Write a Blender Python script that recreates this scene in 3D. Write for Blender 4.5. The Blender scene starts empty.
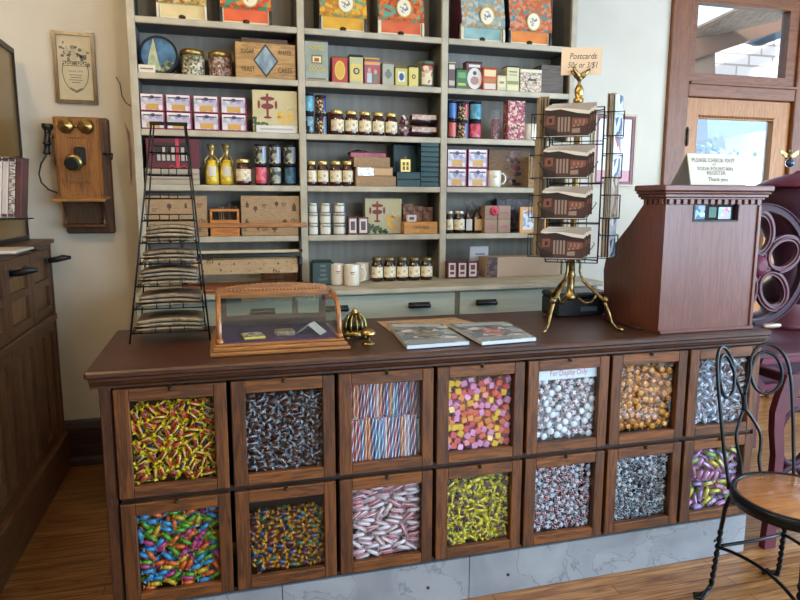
import bpy, math, random
import numpy as np
from mathutils import Vector, Matrix
random.seed(7)
RNG = np.random.RandomState(11)
SC = bpy.context.scene
COL = SC.collection
PI = math.pi
# ------------------------------------------------------------------ camera
FPX = 648.25
def cam_rot(yaw, pit, roll):
    cy, sy, cp, sp, cr, sr = math.cos(yaw), math.sin(yaw), math.cos(pit), math.sin(pit), math.cos(roll), math.sin(roll)
    fwd = Vector((sy*cp, cy*cp, -sp)); right = Vector((cy, -sy, 0)); down = fwd.cross(right)
    return cr*right + sr*down, -sr*right + cr*down, fwd
RT, DN, FW = cam_rot(math.radians(15.6), math.radians(8.62), math.radians(-0.12))
CAM = Vector((0, 0, 1.4))
cd = bpy.data.cameras.new('camera'); cam = bpy.data.objects.new('camera', cd); COL.objects.link(cam)
cd.sensor_width = 36; cd.lens = FPX*36/800; cd.clip_start = .02
cam.matrix_world = Matrix(((RT.x, -DN.x, -FW.x, CAM.x), (RT.y, -DN.y, -FW.y, CAM.y), (RT.z, -DN.z, -FW.z, CAM.z), (0, 0, 0, 1)))
SC.camera = cam
def at(px, py, Y=None, Z=None, X=None):
    d = RT*((px-400)/FPX) + DN*((py-300)/FPX) + FW
    if Y is not None: t = (Y-CAM.y)/d.y
    elif Z is not None: t = (Z-CAM.z)/d.z
    else: t = (X-CAM.x)/d.x
    return CAM + d*t
# ------------------------------------------------------------------ materials
def rgb(h):
    h = h.lstrip('#'); c = [int(h[i:i+2], 16)/255 for i in (0, 2, 4)]
    return tuple((x/12.92 if x <= .04045 else ((x+.055)/1.055)**2.4) for x in c) + (1,)
MC = {}
def new_mat(name):
    m = bpy.data.materials.new(name); m.use_nodes = True
    return m, m.node_tree.nodes, m.node_tree.links, m.node_tree.nodes['Principled BSDF']
def mat(hexc, rough=.5, metal=0., coat=0., alpha=1., spec=.5):
    k = ('p', hexc, rough, metal, coat, alpha, spec)
    if k in MC: return MC[k]
    m, N, L, b = new_mat('mat_%d' % len(MC))
    b.inputs['Base Color'].default_value = rgb(hexc); b.inputs['Roughness'].default_value = rough
    b.inputs['Metallic'].default_value = metal; b.inputs['Coat Weight'].default_value = coat
    b.inputs['Coat Roughness'].default_value = .08; b.inputs['Alpha'].default_value = alpha
    b.inputs['Specular IOR Level'].default_value = spec
    MC[k] = m; return m
def ramp(N, stops, const=False):
    r = N.new('ShaderNodeValToRGB'); e = r.color_ramp.elements
    if const: r.color_ramp.interpolation = 'CONSTANT'
    while len(e) < len(stops): e.new(.5)
    for i, (p, c) in enumerate(stops): e[i].position = p; e[i].color = rgb(c)
    return r
def coords(N, L, scale, kind='Object', rot=(0, 0, 0)):
    t = N.new('ShaderNodeTexCoord'); mp = N.new('ShaderNodeMapping'); mp.inputs['Scale'].default_value = scale
    mp.inputs['Rotation'].default_value = rot
    L.new(t.outputs[kind], mp.inputs['Vector']); return mp
def wood(dark, light, axis='x', rough=.38, fine=1., coat=.15, bump=.12):
    k = ('w', dark, light, axis, rough, fine, coat)
    if k in MC: return MC[k]
    m, N, L, b = new_mat('wood_%d' % len(MC))
    s = [22*fine]*3; s['xyz'.index(axis)] = 1.6*fine
    mp = coords(N, L, s)
    n = N.new('ShaderNodeTexNoise'); n.inputs['Scale'].default_value = 1.6; n.inputs['Detail'].default_value = 7; n.inputs['Distortion'].default_value = 1.2
    n2 = N.new('ShaderNodeTexNoise'); n2.inputs['Scale'].default_value = 9; n2.inputs['Detail'].default_value = 3
    L.new(mp.outputs[0], n.inputs['Vector']); L.new(mp.outputs[0], n2.inputs['Vector'])
    mx = N.new('ShaderNodeMath'); mx.operation = 'MULTIPLY_ADD'; mx.inputs[1].default_value = .35
    L.new(n2.outputs[0], mx.inputs[0]); L.new(n.outputs[0], mx.inputs[2])
    r = ramp(N, [(.42, dark), (.62, light), (.72, dark), (.85, light)])
    L.new(mx.outputs[0], r.inputs[0]); L.new(r.outputs[0], b.inputs['Base Color'])
    bp = N.new('ShaderNodeBump'); bp.inputs['Strength'].default_value = bump; bp.inputs['Distance'].default_value = .002
    L.new(n2.outputs[0], bp.inputs['Height']); L.new(bp.outputs[0], b.inputs['Normal'])
    b.inputs['Roughness'].default_value = rough; b.inputs['Coat Weight'].default_value = coat; b.inputs['Coat Roughness'].default_value = .2
    MC[k] = m; return m
def mottled(c1, c2, scale=8., rough=.6, lo=.35, hi=.65, detail=5, metal=0., bump=0., stretch=(1, 1, 1)):
    k = ('m', c1, c2, scale, rough, lo, hi, stretch, metal, bump)
    if k in MC: return MC[k]
    m, N, L, b = new_mat('mottle_%d' % len(MC))
    mp = coords(N, L, stretch); n = N.new('ShaderNodeTexNoise'); n.inputs['Scale'].default_value = scale; n.inputs['Detail'].default_value = detail
    L.new(mp.outputs[0], n.inputs['Vector'])
    r = ramp(N, [(lo, c1), (hi, c2)]); L.new(n.outputs[0], r.inputs[0]); L.new(r.outputs[0], b.inputs['Base Color'])
    if bump:
        bp = N.new('ShaderNodeBump'); bp.inputs['Strength'].default_value = bump; bp.inputs['Distance'].default_value = .003
        L.new(n.outputs[0], bp.inputs['Height']); L.new(bp.outputs[0], b.inputs['Normal'])
    b.inputs['Roughness'].default_value = rough; b.inputs['Metallic'].default_value = metal
    MC[k] = m; return m
def printed(cols, scale=40., rough=.45, stretch=(1, 1, 1)):
    """colour print made of small voronoi patches: cols = list of hex"""
    k = ('v', tuple(cols), scale, rough, stretch)
    if k in MC: return MC[k]
    m, N, L, b = new_mat('print_%d' % len(MC))
    mp = coords(N, L, stretch); v = N.new('ShaderNodeTexVoronoi'); v.inputs['Scale'].default_value = scale
    L.new(mp.outputs[0], v.inputs['Vector'])
    sp = N.new('ShaderNodeSeparateColor'); L.new(v.outputs['Color'], sp.inputs[0])
    n = len(cols); r = ramp(N, [(i/n, c) for i, c in enumerate(cols)], True)
    L.new(sp.outputs[0], r.inputs[0]); L.new(r.outputs[0], b.inputs['Base Color']); b.inputs['Roughness'].default_value = rough
    MC[k] = m; return m
def newsprint(paper, ink, sx=30., sz=160., rough=.8, blot=.56, kind='Object', vert='z', across='x'):
    """paper with columns of fine text lines and some dark picture blocks"""
    k = ('n', paper, ink, sx, sz, blot, vert, across)
    if k in MC: return MC[k]
    m, N, L, b = new_mat('newsprint_%d' % len(MC))
    mp = coords(N, L, (1, 1, 1)); sp = N.new('ShaderNodeSeparateXYZ'); L.new(mp.outputs[0], sp.inputs[0])
    cb = N.new('ShaderNodeCombineXYZ'); L.new(sp.outputs[across.upper()], cb.inputs[0]); L.new(sp.outputs[vert.upper()], cb.inputs[1])
    br = N.new('ShaderNodeTexBrick'); br.inputs['Scale'].default_value = sx; br.inputs['Color1'].default_value = rgb(ink); br.inputs['Color2'].default_value = rgb(paper)
    br.inputs['Mortar'].default_value = rgb(paper); br.inputs['Mortar Size'].default_value = .035; br.inputs['Row Height'].default_value = sx/sz; br.inputs['Brick Width'].default_value = .5
    br.inputs['Bias'].default_value = -.1
    L.new(cb.outputs[0], br.inputs['Vector'])
    vo = N.new('ShaderNodeTexVoronoi'); vo.inputs['Scale'].default_value = 16; vo.distance = 'CHEBYCHEV'; L.new(cb.outputs[0], vo.inputs['Vector'])
    sc = N.new('ShaderNodeSeparateColor'); L.new(vo.outputs['Color'], sc.inputs[0])
    gt = N.new('ShaderNodeMath'); gt.operation = 'GREATER_THAN'; gt.inputs[1].default_value = .66; L.new(sc.outputs[0], gt.inputs[0])
    lt = N.new('ShaderNodeMath'); lt.operation = 'LESS_THAN'; lt.inputs[1].default_value = .27; L.new(vo.outputs['Distance'], lt.inputs[0])
    mu = N.new('ShaderNodeMath'); mu.operation = 'MULTIPLY'; L.new(gt.outputs[0], mu.inputs[0]); L.new(lt.outputs[0], mu.inputs[1])
    no = N.new('ShaderNodeTexNoise'); no.inputs['Scale'].default_value = 140; L.new(cb.outputs[0], no.inputs['Vector'])
    rr = ramp(N, [(.40, ink), (.60, paper)]); L.new(no.outputs[0], rr.inputs[0])
    mx0 = N.new('ShaderNodeMix'); mx0.data_type = 'RGBA'; mx0.inputs[0].default_value = blot
    mx0.inputs[6].default_value = rgb(paper); L.new(br.outputs['Color'], mx0.inputs[7])
    mx = N.new('ShaderNodeMix'); mx.data_type = 'RGBA'; L.new(mu.outputs[0], mx.inputs[0]); L.new(mx0.outputs[2], mx.inputs[6]); L.new(rr.outputs[0], mx.inputs[7])
    L.new(mx.outputs[2], b.inputs['Base Color']); b.inputs['Roughness'].default_value = rough
    MC[k] = m; return m
def glass_mat(tint='#ffffff', refl=1.0):
    k = ('g', tint, refl)
    if k in MC: return MC[k]
    m, N, L, b = new_mat('clear_glass_%d' % len(MC)); N.remove(b); out = N['Material Output']
    fr = N.new('ShaderNodeFresnel'); fr.inputs['IOR'].default_value = 1.5
    mlt = N.new('ShaderNodeMath'); mlt.operation = 'MULTIPLY'; mlt.inputs[1].default_value = refl; mlt.use_clamp = True
    ge = N.new('ShaderNodeNewGeometry'); om = N.new('ShaderNodeMath'); om.operation = 'SUBTRACT'; om.inputs[0].default_value = 1; L.new(ge.outputs['Backfacing'], om.inputs[1])
    m0 = N.new('ShaderNodeMath'); m0.operation = 'MULTIPLY'; L.new(fr.outputs[0], m0.inputs[0]); L.new(om.outputs[0], m0.inputs[1]); L.new(m0.outputs[0], mlt.inputs[0])
    t = N.new('ShaderNodeBsdfTransparent'); t.inputs[0].default_value = rgb(tint); g = N.new('ShaderNodeBsdfGlossy'); g.inputs['Roughness'].default_value = .02
    mx = N.new('ShaderNodeMixShader'); L.new(mlt.outputs[0], mx.inputs[0]); L.new(t.outputs[0], mx.inputs[1]); L.new(g.outputs[0], mx.inputs[2]); L.new(mx.outputs[0], out.inputs[0])
    MC[k] = m; return m
# ------------------------------------------------------------------ mesh builder
class MB:
    def __init__(s): s.v = []; s.f = []; s.m = []; s.sm = []; s.mi = 0
    def add(s, vs, fs, smooth=False):
        b = len(s.v); s.v.extend([tuple(p) for p in vs])
        for f in fs: s.f.append(tuple(b+i for i in f)); s.m.append(s.mi); s.sm.append(smooth)
        return b
    def xf(s, b, M):
        for i in range(b, len(s.v)): s.v[i] = tuple(M @ Vector(s.v[i]))
    def box(s, lo, hi):
        (a, b, c), (d, e, f) = lo, hi
        return s.add([(a,b,c),(d,b,c),(d,e,c),(a,e,c),(a,b,f),(d,b,f),(d,e,f),(a,e,f)], [(0,3,2,1),(4,5,6,7),(0,1,5,4),(1,2,6,5),(2,3,7,6),(3,0,4,7)])
    def cbox(s, c, d): return s.box([c[i]-d[i]/2 for i in range(3)], [c[i]+d[i]/2 for i in range(3)])
    def bbox(s, lo, hi, r=.003):
        """box with chamfered edges"""
        b = len(s.v); vs = []; idx = {}
        for ix in (0, 1):
            for iy in (0, 1):
                for iz in (0, 1):
                    P = [(lo, hi)[ix][0], (lo, hi)[iy][1], (lo, hi)[iz][2]]; sg = [1-2*ix, 1-2*iy, 1-2*iz]
                    for k in range(3):
                        q = list(P)
                        for a in range(3):
                            if a != k: q[a] += sg[a]*r
                        idx[(ix, iy, iz, k)] = len(vs); vs.append(tuple(q))
        fs = []
        I = lambda x, y, z, k: idx[(x, y, z, k)]
        for i in (0, 1):
            q = [I(i,0,0,0), I(i,1,0,0), I(i,1,1,0), I(i,0,1,0)]; fs.append(q if i else q[::-1])
            q = [I(0,i,0,1), I(0,i,1,1), I(1,i,1,1), I(1,i,0,1)]; fs.append(q if i else q[::-1])
            q = [I(0,0,i,2), I(1,0,i,2), I(1,1,i,2), I(0,1,i,2)]; fs.append(q if i else q[::-1])
        for i in (0, 1):
            for j in (0, 1):
                q = [I(0,i,j,1), I(1,i,j,1), I(1,i,j,2), I(0,i,j,2)]; fs.append(q if (i == j) else q[::-1])
                q = [I(i,0,j,0), I(i,0,j,2), I(i,1,j,2), I(i,1,j,0)]; fs.append(q if (i == j) else q[::-1])
                q = [I(i,j,0,0), I(i,j,1,0), I(i,j,1,1), I(i,j,0,1)]; fs.append(q if (i == j) else q[::-1])
        for x in (0, 1):
            for y in (0, 1):
                for z in (0, 1):
                    q = [I(x,y,z,0), I(x,y,z,1), I(x,y,z,2)]; fs.append(q if (x+y+z) % 2 else q[::-1])
        return s.add(vs, fs)
    def tube(s, pts, r, n=7, closed=False, caps=True, smooth=True):
        P = [Vector(p) for p in pts]; N = len(P); R = r if isinstance(r, (list, tuple)) else [r]*N
        vs = []; up = None
        for i in range(N):
            a = P[(i-1) % N] if (closed or i > 0) else P[i]; b = P[(i+1) % N] if (closed or i < N-1) else P[i]
            t = (b-a); t = t.normalized() if t.length > 1e-9 else Vector((0, 0, 1))
            if up is None: up = t.orthogonal().normalized()
            else:
                up = up - t*up.dot(t); up = up.normalized() if up.length > 1e-6 else t.orthogonal().normalized()
            w = t.cross(up)
            for k in range(n):
                a_ = 2*PI*k/n; vs.append(P[i] + (up*math.cos(a_) + w*math.sin(a_))*R[i])
        fs = []
        for i in range(N if closed else N-1):
            j = (i+1) % N
            for k in range(n): fs.append((i*n+k, i*n+(k+1) % n, j*n+(k+1) % n, j*n+k))
        b = s.add(vs, fs, smooth)
        if caps and not closed:
            s.f.append(tuple(b+k for k in range(n))[::-1]); s.m.append(s.mi); s.sm.append(False)
            s.f.append(tuple(b+(N-1)*n+k for k in range(n))); s.m.append(s.mi); s.sm.append(False)
        return b
    def cyl(s, p0, p1, r, n=14): return s.tube([p0, p1], r, n)
    def lathe(s, prof, c=(0, 0, 0), n=20, smooth=True, sx=1., sy=1., mats=None):
        """profile [(r, z)] about z through c, closed at the ends"""
        b0 = len(s.v)
        vs = [(c[0]+r*sx*math.cos(2*PI*k/n), c[1]+r*sy*math.sin(2*PI*k/n), c[2]+z) for r, z in prof for k in range(n)]
        b = len(s.v); s.v.extend(vs)
        for i in range(len(prof)-1):
            for k in range(n):
                s.f.append((b+i*n+k, b+i*n+(k+1) % n, b+(i+1)*n+(k+1) % n, b+(i+1)*n+k)); s.m.append(mats[i] if mats else s.mi); s.sm.append(smooth)
        s.f.append(tuple(b+k for k in range(n))[::-1]); s.m.append(mats[0] if mats else s.mi); s.sm.append(False)
        e = b+(len(prof)-1)*n; s.f.append(tuple(e+k for k in range(n))); s.m.append(mats[-1] if mats else s.mi); s.sm.append(False)
        return b0
    def prism(s, poly, y0, y1, plane='xz'):
        """polygon (a,b) extruded along the third axis from y0 to y1"""
        n = len(poly)
        def P(a, b, t): return {'xz': (a, t, b), 'yz': (t, a, b), 'xy': (a, b, t)}[plane]
        vs = [P(a, b, y0) for a, b in poly] + [P(a, b, y1) for a, b in poly]
        ar = sum(poly[i][0]*poly[(i+1) % n][1]-poly[(i+1) % n][0]*poly[i][1] for i in range(n))
        flip = (ar > 0) ^ (plane == 'xz')
        f0 = tuple(range(n)); f1 = tuple(range(n, 2*n)); sd = [(i, (i+1) % n, n+(i+1) % n, n+i) for i in range(n)]
        if flip: fs = [f0[::-1], f1]+sd
        else: fs = [f0, f1[::-1]]+[q[::-1] for q in sd]
        if y1 < y0: fs = [q[::-1] for q in fs]
        return s.add(vs, fs)
    def ring(s, outer, inner, y0, y1, plane='xz'):
        """frame between two polygons of the same count, extruded"""
        n = len(outer)
        def P(a, b, t): return {'xz': (a, t, b), 'yz': (t, a, b), 'xy': (a, b, t)}[plane]
        vs = [P(a, b, t) for t in (y0, y1) for pl in (outer, inner) for a, b in pl]; fs = []
        for i in range(n):
            j = (i+1) % n
            fs += [(i, j, n+j, n+i), (2*n+j, 2*n+i, 3*n+i, 3*n+j), (j, i, 2*n+i, 2*n+j), (n+i, n+j, 3*n+j, 3*n+i)]
        return s.add(vs, fs)
    def sphere(s, c, r, n=14, m=8, sc=(1, 1, 1)):
        prof = [(max(r*math.sin(PI*i/m), 1e-5), -r*math.cos(PI*i/m)) for i in range(m+1)]
        b = s.lathe(prof, (0, 0, 0), n); s.xf(b, Matrix.Translation(c) @ Matrix.Diagonal((sc[0], sc[1], sc[2], 1))); return b
    def quad(s, a, b, c, d): return s.add([a, b, c, d], [(0, 1, 2, 3)])
    def disc(s, c, rx, rz, y=None, n=24):
        """flat ellipse facing -y"""
        return s.add([(c[0]+rx*math.cos(2*PI*k/n), c[1], c[2]+rz*math.sin(2*PI*k/n)) for k in range(n)], [tuple(range(n))])
    def plate(s, x0, x1, z0, z1, y):
        """flat rectangle facing -y"""
        return s.add([(x0, y, z0), (x1, y, z0), (x1, y, z1), (x0, y, z1)], [(0, 1, 2, 3)])
    def text(s, body, size, x, z, y, align='CENTER', sx=1., M=None, shear=0.):
        cu = bpy.data.curves.new('lettering', 'FONT'); cu.body = body; cu.size = size; cu.align_x = align; cu.align_y = 'CENTER'; cu.resolution_u = 2; cu.shear = shear
        o = bpy.data.objects.new('lettering', cu); COL.objects.link(o)
        dg = bpy.context.evaluated_depsgraph_get(); me = bpy.data.meshes.new_from_object(o.evaluated_get(dg))
        b = s.add([(x+p.co.x*sx, y, z+p.co.y) for p in me.vertices], [tuple(p.vertices) for p in me.polygons])
        bpy.data.objects.remove(o); bpy.data.curves.remove(cu); bpy.data.meshes.remove(me)
        if M is not None: s.xf(b, M)
        return b
    def mesh(s, name, mats):
        me = bpy.data.meshes.new(name); me.from_pydata(s.v, [], s.f)
        for m in mats: me.materials.append(m)
        me.polygons.foreach_set('material_index', s.m); me.polygons.foreach_set('use_smooth', s.sm); me.update()
        return me
def obj(name, mb, mats, parent=None, loc=None, rotz=0., bevel=0.):
    if not isinstance(mats, (list, tuple)): mats = [mats]
    me = mb.mesh(name, mats) if isinstance(mb, MB) else mb
    o = bpy.data.objects.new(name, me); COL.objects.link(o)
    if parent is not None: o.parent = parent
    if loc is not None: o.location = loc
    o.rotation_euler.z = rotz
    if bevel:
        md = o.modifiers.new('edge', 'BEVEL'); md.width = bevel; md.segments = 2; md.limit_method = 'ANGLE'
    return o
def tag(o, label, cat, group=None, kind=None):
    if label: o['label'] = label
    if cat: o['category'] = cat
    if group: o['group'] = group
    if kind: o['kind'] = kind
    return o
def thing(name, label, cat, loc=(0, 0, 0), rotz=0., group=None):
    o = bpy.data.objects.new(name, None); COL.objects.link(o); o.location = loc; o.rotation_euler.z = rotz; o.empty_display_size = .05
    return tag(o, label, cat, group)
def struct(name, mb, mats, parent=None, label=None, bevel=0.):
    o = obj(name, mb, mats, parent, bevel=bevel)
    if parent is None: o['kind'] = 'structure'
    if label: o['label'] = label
    return o
def dup(o, label=None, group=None, loc=None, rotz=None):
    c = o.copy(); COL.objects.link(c)
    if label: c['label'] = label
    if group: c['group'] = group
    if loc is not None: c.location = loc
    if rotz is not None: c.rotation_euler.z = rotz
    for ch in list(o.children):
        d = ch.copy(); COL.objects.link(d); d.parent = c
        for g in list(ch.children):
            e = g.copy(); COL.objects.link(e); e.parent = d
    return c
ORD = ['first', 'second', 'third', 'fourth', 'fifth', 'sixth', 'seventh', 'eighth', 'ninth', 'tenth']
BRASS = mat('#b3945a', .3, 1.); OLDBRASS = mottled('#6a5838', '#b39a68', 60, .34, metal=1.); BLACK = mat('#0c0d0f', .4); IRON = mat('#111216', .35, .6)
def arc(cx, cz, r, a0, a1, n=16, rz=None): return [(cx+r*math.cos(math.radians(a0+(a1-a0)*i/n)), cz+(rz or r)*math.sin(math.radians(a0+(a1-a0)*i/n))) for i in range(n+1)]
# ------------------------------------------------------------------ room
YW = 3.675
WALL = mottled('#d0cabd', '#c9c3b5', 3, .85)
def wallbox(name, boxes):
    mb = MB()
    for lo, hi in boxes: mb.box(lo, hi)
    return struct(name, mb, WALL)
XL, XR, YF, ZC = -1.5, 5.6, -2.3, 3.05
# floor of narrow oak boards running along x
m, N, L, b = new_mat('oak_floor_boards')
mp = coords(N, L, (1, 1, 1)); br = N.new('ShaderNodeTexBrick'); br.inputs['Scale'].default_value = 1; br.inputs['Brick Width'].default_value = .9; br.inputs['Row Height'].default_value = .062
br.inputs['Mortar Size'].default_value = .0016; br.inputs['Color1'].default_value = rgb('#a0703f'); br.inputs['Color2'].default_value = rgb('#b6854f'); br.inputs['Mortar'].default_value = rgb('#4a301a')
L.new(mp.outputs[0], br.inputs['Vector'])
mp2 = coords(N, L, (2.5, 34, 1)); n = N.new('ShaderNodeTexNoise'); n.inputs['Scale'].default_value = 2; n.inputs['Detail'].default_value = 6; n.inputs['Distortion'].default_value = .8; L.new(mp2.outputs[0], n.inputs['Vector'])
r = ramp(N, [(.35, '#a88a68'), (.65, '#ffffff')]); L.new(n.outputs[0], r.inputs[0])
mx = N.new('ShaderNodeMix'); mx.data_type = 'RGBA'; mx.blend_type = 'MULTIPLY'; mx.inputs[0].default_value = 1; L.new(br.outputs[0], mx.inputs[6]); L.new(r.outputs[0], mx.inputs[7])
L.new(mx.outputs[2], b.inputs['Base Color']); b.inputs['Roughness'].default_value = .33; b.inputs['Coat Weight'].default_value = .2; b.inputs['Coat Roughness'].default_value = .25
FLOORM = m
mb = MB(); mb.box((XL-.1, YF-.1, -.1), (XR+.1, YW+.1, 0)); struct('floor', mb, FLOORM)
mb = MB(); mb.box((XL-.1, YF-.1, ZC), (XR+.1, YW+.1, ZC+.1)); struct('ceiling', mb, mat('#d8d2c4', .9))
# back wall with the door opening x 2.78..4.75
DX0, DX1, DX2, DX3 = 2.785, 3.79, 3.93, 4.7
wallbox('wall_back', [((XL-.1, YW, 0), (DX0, YW+.14, ZC)), ((DX0, YW, 2.8), (DX3, YW+.14, ZC)), ((DX3, YW, 0), (XR+.1, YW+.14, ZC))])
wallbox('wall_left', [((XL-.1, YF, 0), (XL, YW, ZC))])
# front wall: shop windows behind the camera
wallbox('wall_front', [((XL, YF-.1, 0), (1.1, YF, ZC)), ((1.1, YF-.1, 0), (5.2, YF, .5)), ((1.1, YF-.1, 2.7), (5.2, YF, ZC)), ((5.2, YF-.1, 0), (XR, YF, ZC)), ((3.1, YF-.1, .5), (3.2, YF, 2.7))])
wallbox('wall_right', [((XR, YF, 0), (XR+.1, -1.5, ZC)), ((XR, -1.5, 0), (XR+.1, 2.2, .5)), ((XR, -1.5, 2.7), (XR+.1, 2.2, ZC)), ((XR, 2.2, 0), (XR+.1, YW, ZC))])
DKB = wood('#26150f', '#40281b', 'x', .4)
mb = MB(); mb.prism([(YW, 0), (YW-.03, 0), (YW-.03, .2), (YW-.02, .235), (YW-.014, .245), (YW, .245)], XL, -.37, 'yz'); mb.prism([(YW-.03, 0), (YW-.052, 0), (YW-.048, .03), (YW-.03, .045)], XL, -.37, 'yz'); struct('baseboard_back', mb, DKB)
# ---- door_1 and its transom
DW = wood('#67391e', '#824e2a', 'z', .5, coat=.05); DWX = wood('#67391e', '#824e2a', 'x', .5, coat=.05); DL = wood('#96602f', '#b0773c', 'z', .5, coat=.05); DLX = wood('#96602f', '#b0773c', 'x', .5, coat=.05)
YD = YW-.025
mb = MB(); mb.bbox((DX0, YD, 0), (2.94, YW+.15, 2.82), .006); casing = struct('door_1', mb, DW)
casing['label'] = 'stained wooden shop door with a large pane and a transom above'
mb = MB(); mb.bbox((DX1, YD, 0), (DX2, YW+.15, 2.82), .006); obj('door_post', mb, DW, casing)
mb = MB(); mb.bbox((2.94, YD+.005, 2.075), (DX1, YW+.13, 2.155), .004); mb.bbox((2.94, YD-.012, 2.15), (DX1, YW+.13, 2.168), .003); obj('transom_bar', mb, DWX, casing)
GL = glass_mat('#f4fbff', 1.)
mb = MB(); mb.ring([(2.94, 2.168), (DX1, 2.168), (DX1, 2.8), (2.94, 2.8)], [(2.985, 2.225), (3.71, 2.225), (3.71, 2.655), (2.985, 2.655)], YD+.02, YW+.06); obj('transom_sash', mb, DWX, casing)
mb = MB(); mb.box((2.98, YW+.02, 2.22), (3.715, YW+.026, 2.66)); obj('transom_pane', mb, GL, casing)
mb = MB(); mb.ring([(2.945, .01), (DX1-.005, .01), (DX1-.005, 2.07), (2.945, 2.07)], [(3.045, .95), (3.655, .95), (3.655, 1.945), (3.045, 1.945)], YD+.03, YW+.07); obj('door_leaf', mb, DL, casing)
mb = MB(); mb.bbox((3.0, YD+.022, .2), (3.74, YD+.035, .85), .01); obj('door_panel', mb, DL, casing)
mb = MB(); mb.box((3.04, YW+.03, .945), (3.66, YW+.036, 1.95)); obj('door_pane', mb, GL, casing)
mb = MB()
for i in range(26): mb.sphere((3.06+i*.0235, YD+.024, 1.957), .0085, 8, 5)
obj('beaded_moulding', mb, DLX, casing)
mb = MB(); mb.cyl((2.944, YD-.002, 1.76), (2.944, YD-.002, 1.88), .007, 8); mb.box((2.928, YD-.001, 1.77), (2.96, YD+.004, 1.87)); obj('hinge', mb, mat('#3a2a1c', .4, .7), casing)
# side window beyond the door
mb = MB(); mb.ring([(DX2, 0), (DX3, 0), (DX3, 2.82), (DX2, 2.82)], [(4.03, .6), (4.6, .6), (4.6, 2.66), (4.03, 2.66)], YD, YW+.1); w1 = struct('window_1', mb, DW)
mb = MB(); mb.box((4.02, YW+.03, .59), (4.61, YW+.036, 2.67)); obj('window_pane', mb, GL, w1)
# front and right shop windows (frames)
WF = wood('#43281a', '#5b3824', 'z', .45)
for i, (a, c, pl, t0, t1) in enumerate([(1.1, 3.1, 'xz', YF-.09, YF), (3.2, 5.2, 'xz', YF-.09, YF), (-1.5, 2.2, 'yz', XR, XR+.09)]):
    mb = MB(); mb.ring([(a, .5), (c, .5), (c, 2.7), (a, 2.7)], [(a+.06, .56), (c-.06, .56), (c-.06, 2.64), (a+.06, 2.64)], t0, t1, pl); w = struct('window_%d' % (i+2), mb, WF)
    mb = MB(); q = (t0+t1)/2
    mb.box((a+.05, q, .55), (c-.05, q+.006, 2.65)) if pl == 'xz' else mb.box((q, a+.05, .55), (q+.006, c-.05, 2.65))
    obj('window_pane', mb, GL, w)
# ---- outside, seen through the door and transom
m, N, L, b = new_mat('painted_brick'); mp = coords(N, L, (1, 1, 1), rot=(PI/2, 0, 0)); br = N.new('ShaderNodeTexBrick'); br.inputs['Scale'].default_value = 1; br.inputs['Brick Width'].default_value = .34; br.inputs['Row Height'].default_value = .125
br.inputs['Mortar Size'].default_value = .012; br.inputs['Color1'].default_value = rgb('#e6dcd8'); br.inputs['Color2'].default_value = rgb('#d8cfce'); br.inputs['Mortar'].default_value = rgb('#a89c9a'); L.new(mp.outputs[0], br.inputs['Vector'])
L.new(br.outputs[0], b.inputs['Base Color']); b.inputs['Roughness'].default_value = .85; BRICK = m
mb = MB(); mb.box((4.72, 6.6, 0), (11, 6.9, 3.42)); struct('wall_exterior', mb, BRICK)
mb = MB(); mb.box((4.6, 6.45, 0), (9, 6.58, 2.55)); struct('wall_exterior_siding', mb, mottled('#eceae6', '#e2e0dc', 2, .8, stretch=(1, 1, 30)))
mb = MB(); mb.box((1.5, YW+.16, -.12), (14, 9, -.02)); struct('ground_exterior', mb, mat('#cfc8bd', .9))
mb = MB(); mb.box((2, 8.8, 0), (13, 9, 1.9)); tag(struct('wall_exterior_low', mb, mat('#e9e6e0', .85)), None, None)
SOF = wood('#6b5545', '#9b8168', 'y', .7, .7); BEAM = mat('#6a4a38', .7)
# neighbouring porch roof: sloping soffit boards, rafter and post
def slab(px, Y, t, Ys=None):
    P = [at(x, y, Y=(Ys[i] if Ys else Y)) for i, (x, y) in enumerate(px)]; mb = MB(); n = len(P)
    mb.add([p[:] for p in P]+[(p.x, p.y+t, p.z+.02) for p in P], [tuple(range(n)), tuple(range(2*n-1, n-1, -1))]+[(i, n+i, n+(i+1) % n, (i+1) % n) for i in range(n)]); return mb
pr = thing('porch_roof', 'weathered wooden porch eave with sloping soffit boards seen through the transom', 'porch', (0, 0, 0))
obj('soffit', slab([(690, 32), (746, 6), (800, 12), (800, 16), (696, 40)], 6.1, .1, [6.1, 5.4, 5.4, 5.6, 6.1]), SOF, pr)
obj('rafter', slab([(692, 40), (800, 6), (800, 24), (694, 60)], 6.0, .14), BEAM, pr)
obj('porch_post', slab([(694, 38), (715, 40), (716, 150), (694, 150)], 6.05, .16), mat('#7d6a5c', .7), pr)
obj('gutter', slab([(752, 43), (800, 22), (800, 31), (760, 46)], 6.3, .1), mat('#3f4a5c', .6), pr)
aw = thing('awning', 'grey blue scalloped awning of the building across the street beyond the glass door', 'awning', (0, 0, 0))
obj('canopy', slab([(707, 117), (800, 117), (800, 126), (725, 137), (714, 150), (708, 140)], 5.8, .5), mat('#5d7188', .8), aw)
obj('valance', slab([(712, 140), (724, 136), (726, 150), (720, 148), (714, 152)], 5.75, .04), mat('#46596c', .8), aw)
shr = thing('shrub', 'bluish green bush just outside the glass door', 'bush', (0, 0, 0))
mb = MB(); c0 = at(703, 158, Y=5.2); mb.tube([(c0.x, c0.y, -.02), (c0.x+.02, c0.y, .8), (c0.x, c0.y, c0.z)], [.03, .022, .012], 8); obj('stem', mb, mat('#5a4a3a', .8), shr); mb = MB()
for i in range(90):
    p = c0+Vector((random.gauss(0, .1), random.gauss(0, .12), random.gauss(0, .07))); mb.sphere(p, random.uniform(.012, .03), 6, 4, (1, .4, 1))
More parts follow.
